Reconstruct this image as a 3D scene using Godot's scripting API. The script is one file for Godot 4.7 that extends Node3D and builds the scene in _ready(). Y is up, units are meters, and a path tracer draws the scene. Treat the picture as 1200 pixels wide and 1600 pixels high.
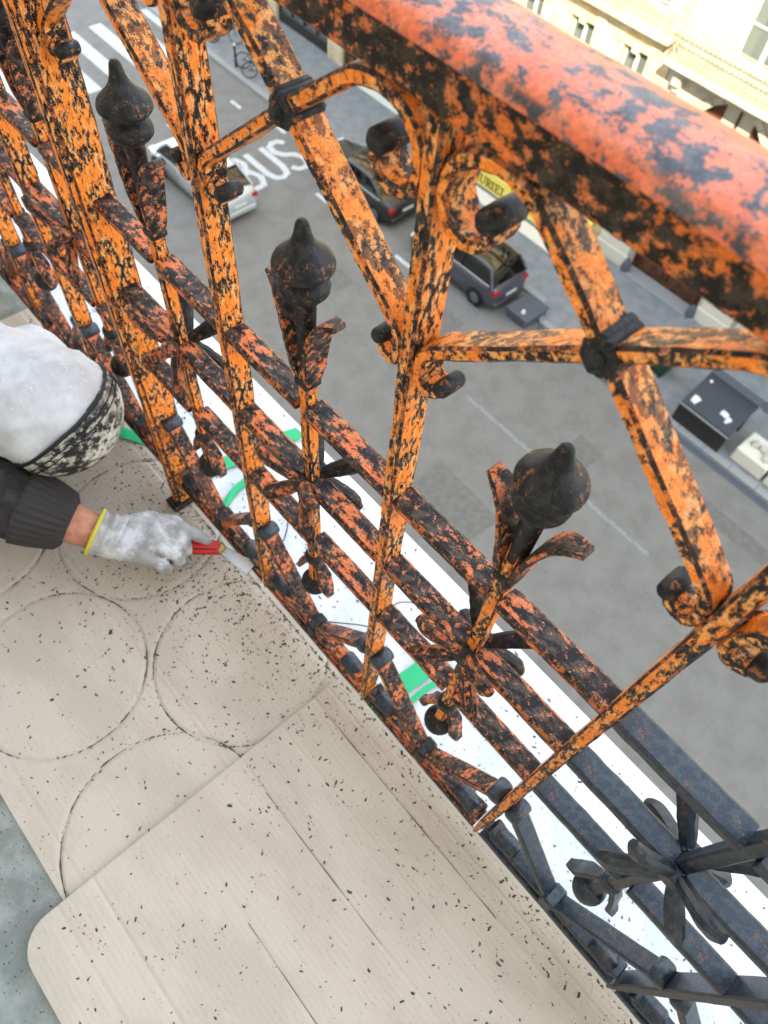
extends Node3D
# A balcony railing being stripped of its old paint, high above a city street.
# x runs along the railing, y is up, z = 0 is the railing's plane; the balcony lies at z > 0, the street at z < 0.

const BAY := 0.25
const FLOOR_Y := -0.06
const STREET_Y := -16.9
const FACADE_Z := -21.6
var rng := RandomNumberGenerator.new()
var M := {}
var used_names := {}

# ------------------------------------------------------------------ bookkeeping
func numbered(called: String) -> String:
	if not used_names.has(called):
		used_names[called] = 0
		return called
	used_names[called] += 1
	return "%s_%03d" % [called, used_names[called]]

func tag(o: Node, label: String, category: String, group := "", kind := "") -> void:
	if label != "": o.set_meta("label", label)
	if category != "": o.set_meta("category", category)
	if group != "": o.set_meta("group", group)
	if kind != "": o.set_meta("kind", kind)

func thing(called: String, label: String, category: String, at := Vector3.ZERO, turn := 0.0, group := "") -> Node3D:
	var o := Node3D.new()
	o.name = numbered(called)
	add_child(o)
	o.position = at
	o.rotation.y = turn
	tag(o, label, category, group)
	return o

func obj(called: String, mesh: Mesh, mat: Material, parent: Node = null, at := Vector3.ZERO) -> MeshInstance3D:
	var o := MeshInstance3D.new()
	o.mesh = mesh
	if mat != null: o.material_override = mat
	o.cast_shadow = GeometryInstance3D.SHADOW_CASTING_SETTING_ON
	if parent == null:
		o.name = numbered(called)
		add_child(o)
	else:
		o.name = called
		parent.add_child(o, true)
	o.position = at
	return o

func structure(called: String, mesh: Mesh, mat: Material, label := "") -> MeshInstance3D:
	var o := obj(called, mesh, mat)
	o.set_meta("kind", "structure")
	if label != "": o.set_meta("label", label)
	return o

# ------------------------------------------------------------------ mesh helpers
func begin() -> SurfaceTool:
	var st := SurfaceTool.new()
	st.begin(Mesh.PRIMITIVE_TRIANGLES)
	return st

func done(st: SurfaceTool) -> ArrayMesh:
	st.generate_normals()
	return st.commit()

func tri(st: SurfaceTool, a: Vector3, b: Vector3, c: Vector3) -> void:   # counter-clockwise from outside
	st.add_vertex(a); st.add_vertex(c); st.add_vertex(b)

func quad(st: SurfaceTool, a: Vector3, b: Vector3, c: Vector3, d: Vector3) -> void:
	tri(st, a, b, c); tri(st, a, c, d)

func add_box(st: SurfaceTool, lo: Vector3, hi: Vector3, c := 0.0) -> void:
	# a box with chamfered edges when c > 0, built as an octagonal prism stack along y
	st.set_smooth_group(-1)
	if c <= 0.0:
		var p := [Vector3(lo.x, lo.y, lo.z), Vector3(hi.x, lo.y, lo.z), Vector3(hi.x, hi.y, lo.z), Vector3(lo.x, hi.y, lo.z), Vector3(lo.x, lo.y, hi.z), Vector3(hi.x, lo.y, hi.z), Vector3(hi.x, hi.y, hi.z), Vector3(lo.x, hi.y, hi.z)]
		for f in [[4, 5, 6, 7], [1, 0, 3, 2], [5, 1, 2, 6], [0, 4, 7, 3], [7, 6, 2, 3], [0, 1, 5, 4]]:
			quad(st, p[f[0]], p[f[1]], p[f[2]], p[f[3]])
		return
	var rings := []
	for k in [[lo.y, c], [lo.y + c, 0.0], [hi.y - c, 0.0], [hi.y, c]]:
		var s: float = k[1]
		var y: float = k[0]
		var e: float = c
		var x0 := lo.x + s; var x1 := hi.x - s; var z0 := lo.z + s; var z1 := hi.z - s
		if s > 0.0: e = c * 0.5
		rings.append([Vector3(x0 + e, y, z1), Vector3(x1 - e, y, z1), Vector3(x1, y, z1 - e), Vector3(x1, y, z0 + e), Vector3(x1 - e, y, z0), Vector3(x0 + e, y, z0), Vector3(x0, y, z0 + e), Vector3(x0, y, z1 - e)])
	loft(st, rings, true, true)

func box(lo: Vector3, hi: Vector3, c := 0.0) -> ArrayMesh:
	var st := begin()
	add_box(st, lo, hi, c)
	return done(st)

func loft(st: SurfaceTool, rings: Array, closed := true, caps := true, smooth := -1) -> void:
	# rings of equal length, counter-clockwise seen against the direction of travel
	var n: int = rings[0].size()
	for i in rings.size() - 1:
		for j in (n if closed else n - 1):
			var k := (j + 1) % n
			st.set_smooth_group(smooth)
			quad(st, rings[i][j], rings[i][k], rings[i + 1][k], rings[i + 1][j])
	if caps and closed:
		st.set_smooth_group(-1)
		for e in [0, rings.size() - 1]:
			var mid := Vector3.ZERO
			for p in rings[e]: mid += p
			mid /= n
			for j in n:
				if e == 0: tri(st, mid, rings[e][(j + 1) % n], rings[e][j])
				else: tri(st, mid, rings[e][j], rings[e][(j + 1) % n])

func resample(path: Array, step: float) -> Array:
	var out := [path[0]]
	for i in path.size() - 1:
		var a: Vector3 = path[i]
		var b: Vector3 = path[i + 1]
		var n := maxi(1, int(ceil(a.distance_to(b) / step)))
		for k in n: out.append(a.lerp(b, float(k + 1) / n))
	return out

func smooth_path(pts: Array, per := 5) -> Array:
	var out := []
	for i in pts.size() - 1:
		var a: Vector3 = pts[i]
		var b: Vector3 = pts[i + 1]
		var pre: Vector3 = pts[i - 1] if i > 0 else a * 2.0 - b
		var post: Vector3 = pts[i + 2] if i + 2 < pts.size() else b * 2.0 - a
		for k in per: out.append(a.cubic_interpolate(b, pre, post, float(k) / per))
	out.append(pts[-1])
	return out

func add_bar(st: SurfaceTool, path: Array, a: float, d: float, c: float, deep := Vector3(0, 0, 1), scales := [], wobble := 0.0003, arris: SurfaceTool = null) -> void:
	# a chamfered rectangular bar swept along a path; a: half thickness across, d: half depth along «deep»
	var sec := [Vector2(a, -(d - c)), Vector2(a, d - c), Vector2(a - c, d), Vector2(-(a - c), d), Vector2(-a, d - c), Vector2(-a, -(d - c)), Vector2(-(a - c), -d), Vector2(a - c, -d)]
	var n := path.size()
	var rings := []
	for i in n:
		var t: Vector3 = (path[mini(i + 1, n - 1)] - path[maxi(i - 1, 0)]).normalized()
		var nn := deep.cross(t).normalized()
		var bb := t.cross(nn).normalized()
		var s := Vector2.ONE
		if scales.size() > 0:
			var f := float(i) / maxf(1, n - 1) * (scales.size() - 1)
			var i0 := int(f)
			s = scales[i0].lerp(scales[mini(i0 + 1, scales.size() - 1)], f - i0)
		var ring := []
		var wob := Vector2(rng.randf_range(-wobble, wobble), rng.randf_range(-wobble, wobble))
		for q in sec:
			ring.append(path[i] + nn * (q.x * s.x + wob.x * signf(q.x)) + bb * (q.y * s.y + wob.y))
		rings.append(ring)
	for i in n - 1:
		for j in 8:
			var k := (j + 1) % 8
			var to := arris if arris != null and j % 2 == 1 else st
			to.set_smooth_group(j + 1)
			quad(to, rings[i][j], rings[i][k], rings[i + 1][k], rings[i + 1][j])
	st.set_smooth_group(-1)
	for j in range(1, 7):
		tri(st, rings[0][0], rings[0][j + 1], rings[0][j])
		tri(st, rings[n - 1][0], rings[n - 1][j], rings[n - 1][j + 1])

func bar(path: Array, a: float, d: float, c: float, deep := Vector3(0, 0, 1), scales := [], wobble := 0.0003) -> ArrayMesh:
	var st := begin()
	add_bar(st, path, a, d, c, deep, scales, wobble)
	return done(st)

func iron(bars: Array, face: Material, arris: Material) -> ArrayMesh:
	# bars with old paint left along their arrises: [path, a, d, c, deep, scales] each
	var st := begin()
	var ed := begin()
	for b in bars: add_bar(st, b[0], b[1], b[2], b[3], b[4] if b.size() > 4 else Vector3(0, 0, 1), b[5] if b.size() > 5 else [], 0.00035, ed)
	st.generate_normals()
	ed.generate_normals()
	var m := st.commit()
	m = ed.commit(m)
	m.surface_set_material(0, face)
	m.surface_set_material(1, arris)
	return m

func add_lathe(st: SurfaceTool, profile: Array, segs: int, at := Vector3.ZERO, basis := Basis.IDENTITY, squash := 0.0) -> void:
	# profile of Vector2(radius, height) from the top down
	var n := profile.size()
	for j in segs:
		var a0 := TAU * j / segs
		var a1 := TAU * ((j + 1) % segs) / segs
		for i in n - 1:
			st.set_smooth_group(1)
			var p: Vector2 = profile[i]
			var q: Vector2 = profile[i + 1]
			var v := []
			for e in [[p, a0], [p, a1], [q, a1], [q, a0]]:
				var r: float = e[0].x * (1.0 + squash * sin(e[1] * 2.0 + e[0].y * 40.0))
				v.append(at + basis * Vector3(cos(e[1]) * r, e[0].y, -sin(e[1]) * r))
			if p.x < 1e-6: tri(st, v[0], v[3], v[2])
			elif q.x < 1e-6: tri(st, v[0], v[3], v[1])
			else: quad(st, v[0], v[3], v[2], v[1])

func lathe(profile: Array, segs: int, at := Vector3.ZERO, basis := Basis.IDENTITY, squash := 0.0) -> ArrayMesh:
	var st := begin()
	add_lathe(st, profile, segs, at, basis, squash)
	return done(st)

func add_tube(st: SurfaceTool, path: Array, r0: float, r1: float, segs := 8) -> void:
	var n := path.size()
	var rings := []
	var side := Vector3.ZERO
	for i in n:
		var t: Vector3 = (path[mini(i + 1, n - 1)] - path[maxi(i - 1, 0)]).normalized()
		if side == Vector3.ZERO:
			side = t.cross(Vector3.UP if absf(t.y) < 0.9 else Vector3.RIGHT).normalized()
		side = (side - t * side.dot(t)).normalized()
		var up := t.cross(side)
		var ring := []
		var r := lerpf(r0, r1, float(i) / maxf(1, n - 1))
		for j in segs: ring.append(path[i] + (side * cos(TAU * j / segs) + up * sin(TAU * j / segs)) * r)
		rings.append(ring)
	loft(st, rings, true, true, 1)

func tube(path: Array, r0: float, r1: float, segs := 8) -> ArrayMesh:
	var st := begin()
	add_tube(st, path, r0, r1, segs)
	return done(st)

# ------------------------------------------------------------------ materials
func lin(c: Color) -> Color:
	return c.srgb_to_linear()

func plain(albedo: Color, rough := 0.7, metallic := 0.0, spec := 0.5) -> StandardMaterial3D:
	var m := StandardMaterial3D.new()
	m.albedo_color = albedo
	m.roughness = rough
	m.metallic = metallic
	m.metallic_specular = spec
	return m

func noise_bytes(size: int, freq: float, octaves: int, seed_: int, warp := 0.0, kind := FastNoiseLite.TYPE_SIMPLEX_SMOOTH) -> PackedByteArray:
	var f := FastNoiseLite.new()
	f.seed = seed_
	f.noise_type = kind
	f.frequency = freq
	f.fractal_octaves = octaves
	f.fractal_gain = 0.58
	if warp > 0.0:
		f.domain_warp_enabled = true
		f.domain_warp_amplitude = warp
		f.domain_warp_frequency = freq * 2.0
	var im := f.get_seamless_image(size, size)
	im.convert(Image.FORMAT_L8)
	return im.get_data()

func textured(albedo: Image, height: Image, relief_cm: float, scale: Vector3, rough := 0.55, world := true) -> StandardMaterial3D:
	var m := StandardMaterial3D.new()
	m.albedo_texture = ImageTexture.create_from_image(albedo)
	m.roughness = rough
	m.uv1_triplanar = true
	m.uv1_world_triplanar = world
	m.uv1_triplanar_sharpness = 6.0
	m.uv1_scale = scale
	if height != null:
		m.heightmap_enabled = true
		m.heightmap_texture = ImageTexture.create_from_image(height)
		m.heightmap_scale = relief_cm
	return m

var cache := {}

func shared_noise(size: int, freq: float, octaves: int, warp := 0.0) -> PackedByteArray:
	var key := "%d %f %d" % [size, freq, octaves]
	if not cache.has(key): cache[key] = noise_bytes(size, freq, octaves, 17 + cache.size(), warp)
	return cache[key]

func flaking(size: int, seed_: int, share: float, bare: Array, coat: Array, pit: float, broad := 0.55, speck := 0.0) -> Array:
	# old paint (coat) flaking off an orange red-lead primer (bare): [colour image, height image]
	# the same noises serve all paints, shifted by the seed so that no two share a pattern
	var n := size * size
	var fs := 1024.0 / size
	var a := shared_noise(size, 0.021 * fs, 5, 10.0)
	var b := shared_noise(size, 0.075 * fs, 3)
	var c := shared_noise(size, 0.0042 * fs, 2)
	var d := shared_noise(size, 0.017 * fs, 4)
	var h := shared_noise(size, 0.20 * fs, 2)
	var oa := seed_ * 77977 % n
	var ob := seed_ * 33931 % n
	var oc := seed_ * 55217 % n
	var col := PackedByteArray(); col.resize(n * 3)
	var hei := PackedByteArray(); hei.resize(n)
	var b0: Color = bare[0] * 255.0
	var b1: Color = bare[1] * 255.0
	var c0: Color = coat[0] * 255.0
	var c1: Color = coat[1] * 255.0
	var thr := 255.0 * (1.0 - share)
	for i in n:
		var fb := float(b[(i + ob) % n]) - 128.0
		var fc := float(c[(i + oc) % n])
		var fd := float(d[(i + oc) % n])
		var fh := float(h[(i + oa) % n]) - 128.0
		var m := float(a[(i + oa) % n]) + 0.50 * fb + 0.38 * fh - thr + broad * (fc - 128.0)
		var o := i * 3
		var g := 1.0 + fb * 0.0016
		var k := 0.0
		var p0 := c0
		var p1 := c1
		if m > 0.0 and fh > 127.0 * (1.0 - speck):
			p0 = Color(150, 148, 144)
			p1 = p0
			hei[i] = 215
		elif m > 0.0:
			k = clampf((fd - 98.0) / 70.0 + fb * 0.004, 0.0, 1.0)
			hei[i] = int(clampf(195.0 + fb * 0.30 + minf(m, 9.0) * 2.5, 0, 255))
		elif fb > 127.0 * (1.0 - pit):
			p1 = c0
			g *= 1.15
			hei[i] = 90
		else:
			p0 = b0
			p1 = b1
			k = clampf((fc * 0.5 + fd * 0.5 - 104.0) / 48.0, 0.0, 1.0)
			if m > -6.0: k = minf(1.0, k + 0.6)
			hei[i] = int(clampf(110.0 + fb * 0.25, 0, 255))
		col[o] = int(clampf(lerpf(p0.r, p1.r, k) * g, 0, 255))
		col[o + 1] = int(clampf(lerpf(p0.g, p1.g, k) * g, 0, 255))
		col[o + 2] = int(clampf(lerpf(p0.b, p1.b, k) * g, 0, 255))
	return [Image.create_from_data(size, size, false, Image.FORMAT_RGB8, col), Image.create_from_data(size, size, false, Image.FORMAT_L8, hei)]

func mottled(size: int, seed_: int, freq: float, lo: Color, hi: Color, speck := 0.0, speck_col := Color.BLACK, streak := 0.0) -> Array:
	var a := shared_noise(size, freq, 4)
	var b := shared_noise(size, 0.11, 2)
	var s := shared_noise(size, 0.05, 2)
	var col := PackedByteArray(); col.resize(size * size * 3)
	var hei := PackedByteArray(); hei.resize(size * size)
	var l0 := lo * 255.0
	var h0 := hi * 255.0
	for y in size:
		var line := (float(s[(y * 7 % size) * size + 3]) - 128.0) * streak
		for x in size:
			var i := y * size + x
			var k := clampf((float(a[i]) - 70.0 + line) / 115.0 + (float(b[i]) - 128.0) * 0.0022, 0.0, 1.0)
			var o := i * 3
			if speck > 0.0 and b[i] > 255.0 * (1.0 - speck):
				col[o] = int(speck_col.r * 255.0); col[o + 1] = int(speck_col.g * 255.0); col[o + 2] = int(speck_col.b * 255.0)
			else:
				col[o] = int(lerpf(l0.r, h0.r, k)); col[o + 1] = int(lerpf(l0.g, h0.g, k)); col[o + 2] = int(lerpf(l0.b, h0.b, k))
			hei[i] = int(clampf(128.0 + (float(b[i]) - 128.0) * 0.6 + line * 0.8, 0, 255))
	return [Image.create_from_data(size, size, false, Image.FORMAT_RGB8, col), Image.create_from_data(size, size, false, Image.FORMAT_L8, hei)]

func make_materials() -> void:
	var orange := Color(0.94, 0.52, 0.19)
	var amber := Color(0.93, 0.655, 0.40)
	var salmon := Color(0.87, 0.56, 0.44)
	var black := Color(0.095, 0.09, 0.10)
	var dusty := Color(0.235, 0.205, 0.18)
	var t := flaking(1024, 11, 0.465, [orange, amber], [black, dusty], 0.30)
	M.upright = textured(t[0], t[1], 0.07, Vector3(7.3, 3.1, 7.3), 0.45)
	M.diagonal = textured(t[0], t[1], 0.07, Vector3(5.1, 5.1, 5.1), 0.45)
	M.diagonal.uv1_offset = Vector3(0.3, 0.55, 0.1)
	t = flaking(1024, 31, 0.61, [Color(0.82, 0.43, 0.23), Color(0.78, 0.49, 0.37)], [Color(0.12, 0.105, 0.105), Color(0.30, 0.255, 0.22)], 0.22, 0.8, 0.05)
	M.rail = textured(t[0], t[1], 0.07, Vector3(2.9, 5.0, 5.0), 0.5)
	M.petal = textured(t[0], t[1], 0.06, Vector3(5.4, 4.9, 4.9), 0.5)
	t = flaking(512, 43, 0.70, [Color(0.88, 0.48, 0.22), salmon], [black, Color(0.24, 0.21, 0.19)], 0.1)
	M.arris = textured(t[0], t[1], 0.05, Vector3(5.0, 4.0, 5.0), 0.45)
	t = flaking(768, 53, 0.60, [Color(0.86, 0.45, 0.19), Color(0.80, 0.46, 0.27)], [Color(0.13, 0.115, 0.10), Color(0.25, 0.215, 0.18)], 0.2)
	M.under_rail = textured(t[0], t[1], 0.05, Vector3(3.9, 5.2, 5.2))
	t = flaking(768, 71, 0.40, [Color(0.82, 0.39, 0.23), Color(0.81, 0.44, 0.31)], [Color(0.19, 0.19, 0.22), Color(0.31, 0.30, 0.32)], 0.08)
	M.hand_rail = textured(t[0], t[1], 0.03, Vector3(2.6, 3.6, 3.6), 0.34)
	t = flaking(512, 91, 0.86, [Color(0.55, 0.35, 0.24), Color(0.66, 0.42, 0.28)], [Color(0.10, 0.105, 0.115), Color(0.185, 0.185, 0.18)], 0.1)
	M.charcoal = textured(t[0], t[1], 0.05, Vector3(5.3, 5.3, 5.3), 0.5)
	t = flaking(512, 113, 0.90, [Color(0.42, 0.24, 0.18), Color(0.40, 0.34, 0.30)], [Color(0.065, 0.115, 0.175), Color(0.185, 0.21, 0.23)], 0.1, 0.5, 0.20)
	M.navy = textured(t[0], t[1], 0.05, Vector3(5.3, 5.3, 5.3), 0.38)
	for k in ["upright", "diagonal", "rail", "petal", "arris", "under_rail", "charcoal"]: M[k].metallic_specular = 0.32
	# the balcony
	t = mottled(512, 201, 0.006, Color(0.705, 0.655, 0.59), Color(0.745, 0.695, 0.63), 0.0, Color.BLACK, 0.12)
	M.cardboard = textured(t[0], t[1], 0.02, Vector3(1.1, 2.0, 2.6), 0.9)
	M.card_edge = plain(Color(0.52, 0.43, 0.34), 0.9)
	t = mottled(512, 221, 0.014, Color(0.47, 0.485, 0.455), Color(0.57, 0.58, 0.55), 0.18, Color(0.25, 0.27, 0.26))
	M.concrete = textured(t[0], t[1], 0.05, Vector3(1.9, 1.9, 1.9), 0.9)
	t = mottled(512, 241, 0.012, Color(0.775, 0.775, 0.765), Color(0.825, 0.825, 0.815), 0.11, Color(0.70, 0.69, 0.67))
	M.ledge = textured(t[0], t[1], 0.01, Vector3(3, 3, 3), 0.6)
	M.groove_dark = plain(Color(0.33, 0.30, 0.27), 0.95)  # brown of the thin dark lines along cardboard grooves and creases
	M.green_tape = plain(Color(0.02, 0.66, 0.40), 0.45)
	M.stone_wall = plain(Color(0.80, 0.77, 0.70), 0.9)
	M.wire = plain(Color(0.06, 0.06, 0.07), 0.6)
	# the street
	t = mottled(512, 261, 0.012, Color(0.425, 0.415, 0.395), Color(0.46, 0.45, 0.43), 0.2, Color(0.485, 0.475, 0.455))
	M.asphalt = textured(t[0], t[1], 0.4, Vector3(0.16, 0.16, 0.16), 0.85)
	t = mottled(512, 281, 0.014, Color(0.47, 0.475, 0.475), Color(0.52, 0.525, 0.52), 0.15, Color(0.43, 0.43, 0.43))
	M.pavement = textured(t[0], t[1], 0.3, Vector3(0.22, 0.22, 0.22), 0.9)
	M.asphalt_new = textured(t[0], t[1], 0.3, Vector3(0.5, 0.5, 0.5), 0.85)
	M.asphalt_new.albedo_color = Color(0.83, 0.805, 0.77)
	M.granite = plain(Color(0.56, 0.56, 0.55), 0.8)
	t = mottled(512, 291, 0.03, Color(0.62, 0.63, 0.63), Color(0.84, 0.85, 0.84), 0.16, Color(0.45, 0.45, 0.45))
	M.marking = textured(t[0], null, 0.0, Vector3(0.7, 0.7, 0.7), 0.8)
	t = mottled(256, 295, 0.05, Color(0.40, 0.405, 0.40), Color(0.60, 0.605, 0.60), 0.2, Color(0.42, 0.42, 0.42))
	M.worn_marking = textured(t[0], null, 0.0, Vector3(1.1, 1.1, 1.1), 0.8)
	t = mottled(256, 301, 0.008, Color(0.73, 0.67, 0.54), Color(0.84, 0.79, 0.67))
	M.limestone = textured(t[0], t[1], 0.3, Vector3(0.35, 0.35, 0.35), 0.9)
	t = mottled(256, 311, 0.008, Color(0.66, 0.64, 0.58), Color(0.76, 0.74, 0.68))
	M.pale_stone = textured(t[0], t[1], 0.3, Vector3(0.4, 0.4, 0.4), 0.9)
	M.window_white = plain(Color(0.86, 0.86, 0.82), 0.5)
	M.dark_glass = plain(Color(0.035, 0.04, 0.045), 0.06, 0.0, 0.7)
	M.window_glass = plain(Color(0.45, 0.50, 0.50, 0.45), 0.05)
	M.window_glass.transparency = BaseMaterial3D.TRANSPARENCY_ALPHA
	M.plaster = plain(Color(0.58, 0.55, 0.49), 0.9)
	M.curtain = plain(Color(0.72, 0.70, 0.64), 0.9)
	M.iron_pale = plain(Color(0.56, 0.56, 0.50), 0.6)
	t = mottled(256, 331, 0.01, Color(0.25, 0.14, 0.07), Color(0.38, 0.23, 0.12), 0.0, Color.BLACK, 0.8)
	M.door_wood = textured(t[0], t[1], 0.1, Vector3(0.9, 0.9, 0.9), 0.5)
	M.brass = plain(Color(0.83, 0.74, 0.50), 0.35, 0.9)
	M.shop_dark = plain(Color(0.15, 0.14, 0.135), 0.4)
	M.shop_teal = plain(Color(0.30, 0.62, 0.66), 0.45)
	M.shop_yellow = plain(Color(0.95, 0.87, 0.40), 0.5)
	M.shop_white = plain(Color(0.84, 0.82, 0.76), 0.6)
	M.brown_print = plain(Color(0.36, 0.25, 0.05), 0.6)
	M.slate = plain(Color(0.30, 0.32, 0.35), 0.6)
	M.green_bin = plain(Color(0.03, 0.22, 0.17), 0.5)
	# vehicles
	M.tyre = plain(Color(0.05, 0.05, 0.052), 0.85)
	M.rim = plain(Color(0.52, 0.53, 0.55), 0.35, 0.8)
	M.tail = plain(Color(0.62, 0.03, 0.06), 0.2)
	M.lamp_clear = plain(Color(0.80, 0.82, 0.84), 0.12)
	M.chrome = plain(Color(0.82, 0.83, 0.85), 0.12, 1.0)
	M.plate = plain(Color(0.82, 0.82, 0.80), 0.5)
	M.trim = plain(Color(0.045, 0.045, 0.05), 0.6)
	# the worker
	t = mottled(256, 351, 0.012, Color(0.74, 0.745, 0.76), Color(0.82, 0.825, 0.835), 0.14, Color(0.90, 0.90, 0.91))
	M.white_cloth = textured(t[0], t[1], 0.05, Vector3(4, 4, 4), 0.9)
	M.white_cloth.rim_enabled = true
	M.white_cloth.rim = 0.2
	t = flaking(512, 371, 0.55, [Color(0.84, 0.83, 0.78), Color(0.72, 0.70, 0.62)], [Color(0.06, 0.065, 0.085), Color(0.14, 0.14, 0.16)], 0.1)
	M.knee_pad = textured(t[0], t[1], 0.04, Vector3(2.3, 2.9, 2.3), 0.6)
	M.pad_rubber = plain(Color(0.055, 0.06, 0.085), 0.55)
	t = mottled(256, 391, 0.02, Color(0.13, 0.12, 0.125), Color(0.23, 0.21, 0.20))
	M.sweater = textured(t[0], t[1], 0.05, Vector3(5, 5, 5), 0.95)
	t = mottled(256, 401, 0.02, Color(0.68, 0.43, 0.33), Color(0.78, 0.54, 0.43))
	M.skin = textured(t[0], t[1], 0.01, Vector3(6, 6, 6), 0.6)
	t = mottled(256, 411, 0.008, Color(0.58, 0.57, 0.56), Color(0.80, 0.80, 0.81), 0.13, Color(0.48, 0.44, 0.40))
	M.glove = textured(t[0], t[1], 0.03, Vector3(6, 6, 6), 0.85)
	M.thread = plain(Color(0.42, 0.43, 0.47), 0.9)
	M.cuff = plain(Color(0.21, 0.195, 0.19), 0.95)
	M.glove_hem = plain(Color(0.80, 0.74, 0.22), 0.9)
	M.hair = plain(Color(0.09, 0.065, 0.05), 0.6)
	M.red_grip = plain(Color(0.72, 0.05, 0.04), 0.4)
	M.steel = plain(Color(0.72, 0.73, 0.74), 0.25, 1.0)

# ------------------------------------------------------------------ start
func _ready() -> void:
	rng.seed = 4711
	# camera
	var cam := Camera3D.new()
	cam.name = "camera"
	add_child(cam)
	cam.transform = Transform3D(Basis(Vector3(0.65766806, 0.06381413, -0.75060008), Vector3(-0.66608031, 0.51467693, -0.53985617), Vector3(0.3518661, 0.85500609, 0.38099191)), Vector3(-0.02074863, 1.10472917, 0.26240496))
	cam.keep_aspect = Camera3D.KEEP_HEIGHT
	var lens := CameraAttributesPhysical.new()
	lens.frustum_focal_length = 17.137
	lens.frustum_focus_distance = 0.66
	lens.frustum_near = 0.02
	lens.frustum_far = 600.0
	lens.exposure_aperture = 6.2
	cam.attributes = lens
	cam.fov = 70.0
	cam.near = 0.02
	cam.far = 600.0
	cam.current = true
	# sky
	var sky_mat := ProceduralSkyMaterial.new()
	sky_mat.sky_top_color = Color(0.695, 0.75, 0.82)
	sky_mat.sky_horizon_color = Color(0.95, 0.94, 0.915)
	sky_mat.sky_curve = 0.18
	sky_mat.ground_bottom_color = Color(0.30, 0.30, 0.30)
	sky_mat.ground_horizon_color = Color(0.70, 0.72, 0.74)
	sky_mat.sun_angle_max = 0.0
	var sky := Sky.new()
	sky.sky_material = sky_mat
	var env := Environment.new()
	env.background_mode = Environment.BG_SKY
	env.sky = sky
	env.background_energy_multiplier = 1.0
	env.tonemap_mode = Environment.TONE_MAPPER_LINEAR
	env.tonemap_exposure = 5.4
	env.sdfgi_enabled = true
	env.ssao_enabled = true
	env.ssil_enabled = true
	var we := WorldEnvironment.new()
	we.name = "world_environment"
	we.environment = env
	add_child(we)
	# sun: behind the balcony's own house, so that only the upper part of the far side is lit
	var sun := DirectionalLight3D.new()
	sun.name = "sun"
	sun.light_energy = 0.95
	sun.light_color = Color(1.0, 0.93, 0.80)
	sun.light_angular_distance = 0.5
	sun.shadow_enabled = true
	add_child(sun)
	sun.look_at_from_position(Vector3(0.45, 0.72, 0.72), Vector3.ZERO)

	make_materials()
	print("materials ", Time.get_ticks_msec())
	build_street()
	build_own_house()
	build_far_houses()
	print("setting ", Time.get_ticks_msec())
	build_railing()
	build_balcony_floor()
	print("railing ", Time.get_ticks_msec())
	build_vehicles()
	build_street_things()
	build_worker()
	build_chips()
	print("all ", Time.get_ticks_msec())

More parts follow.
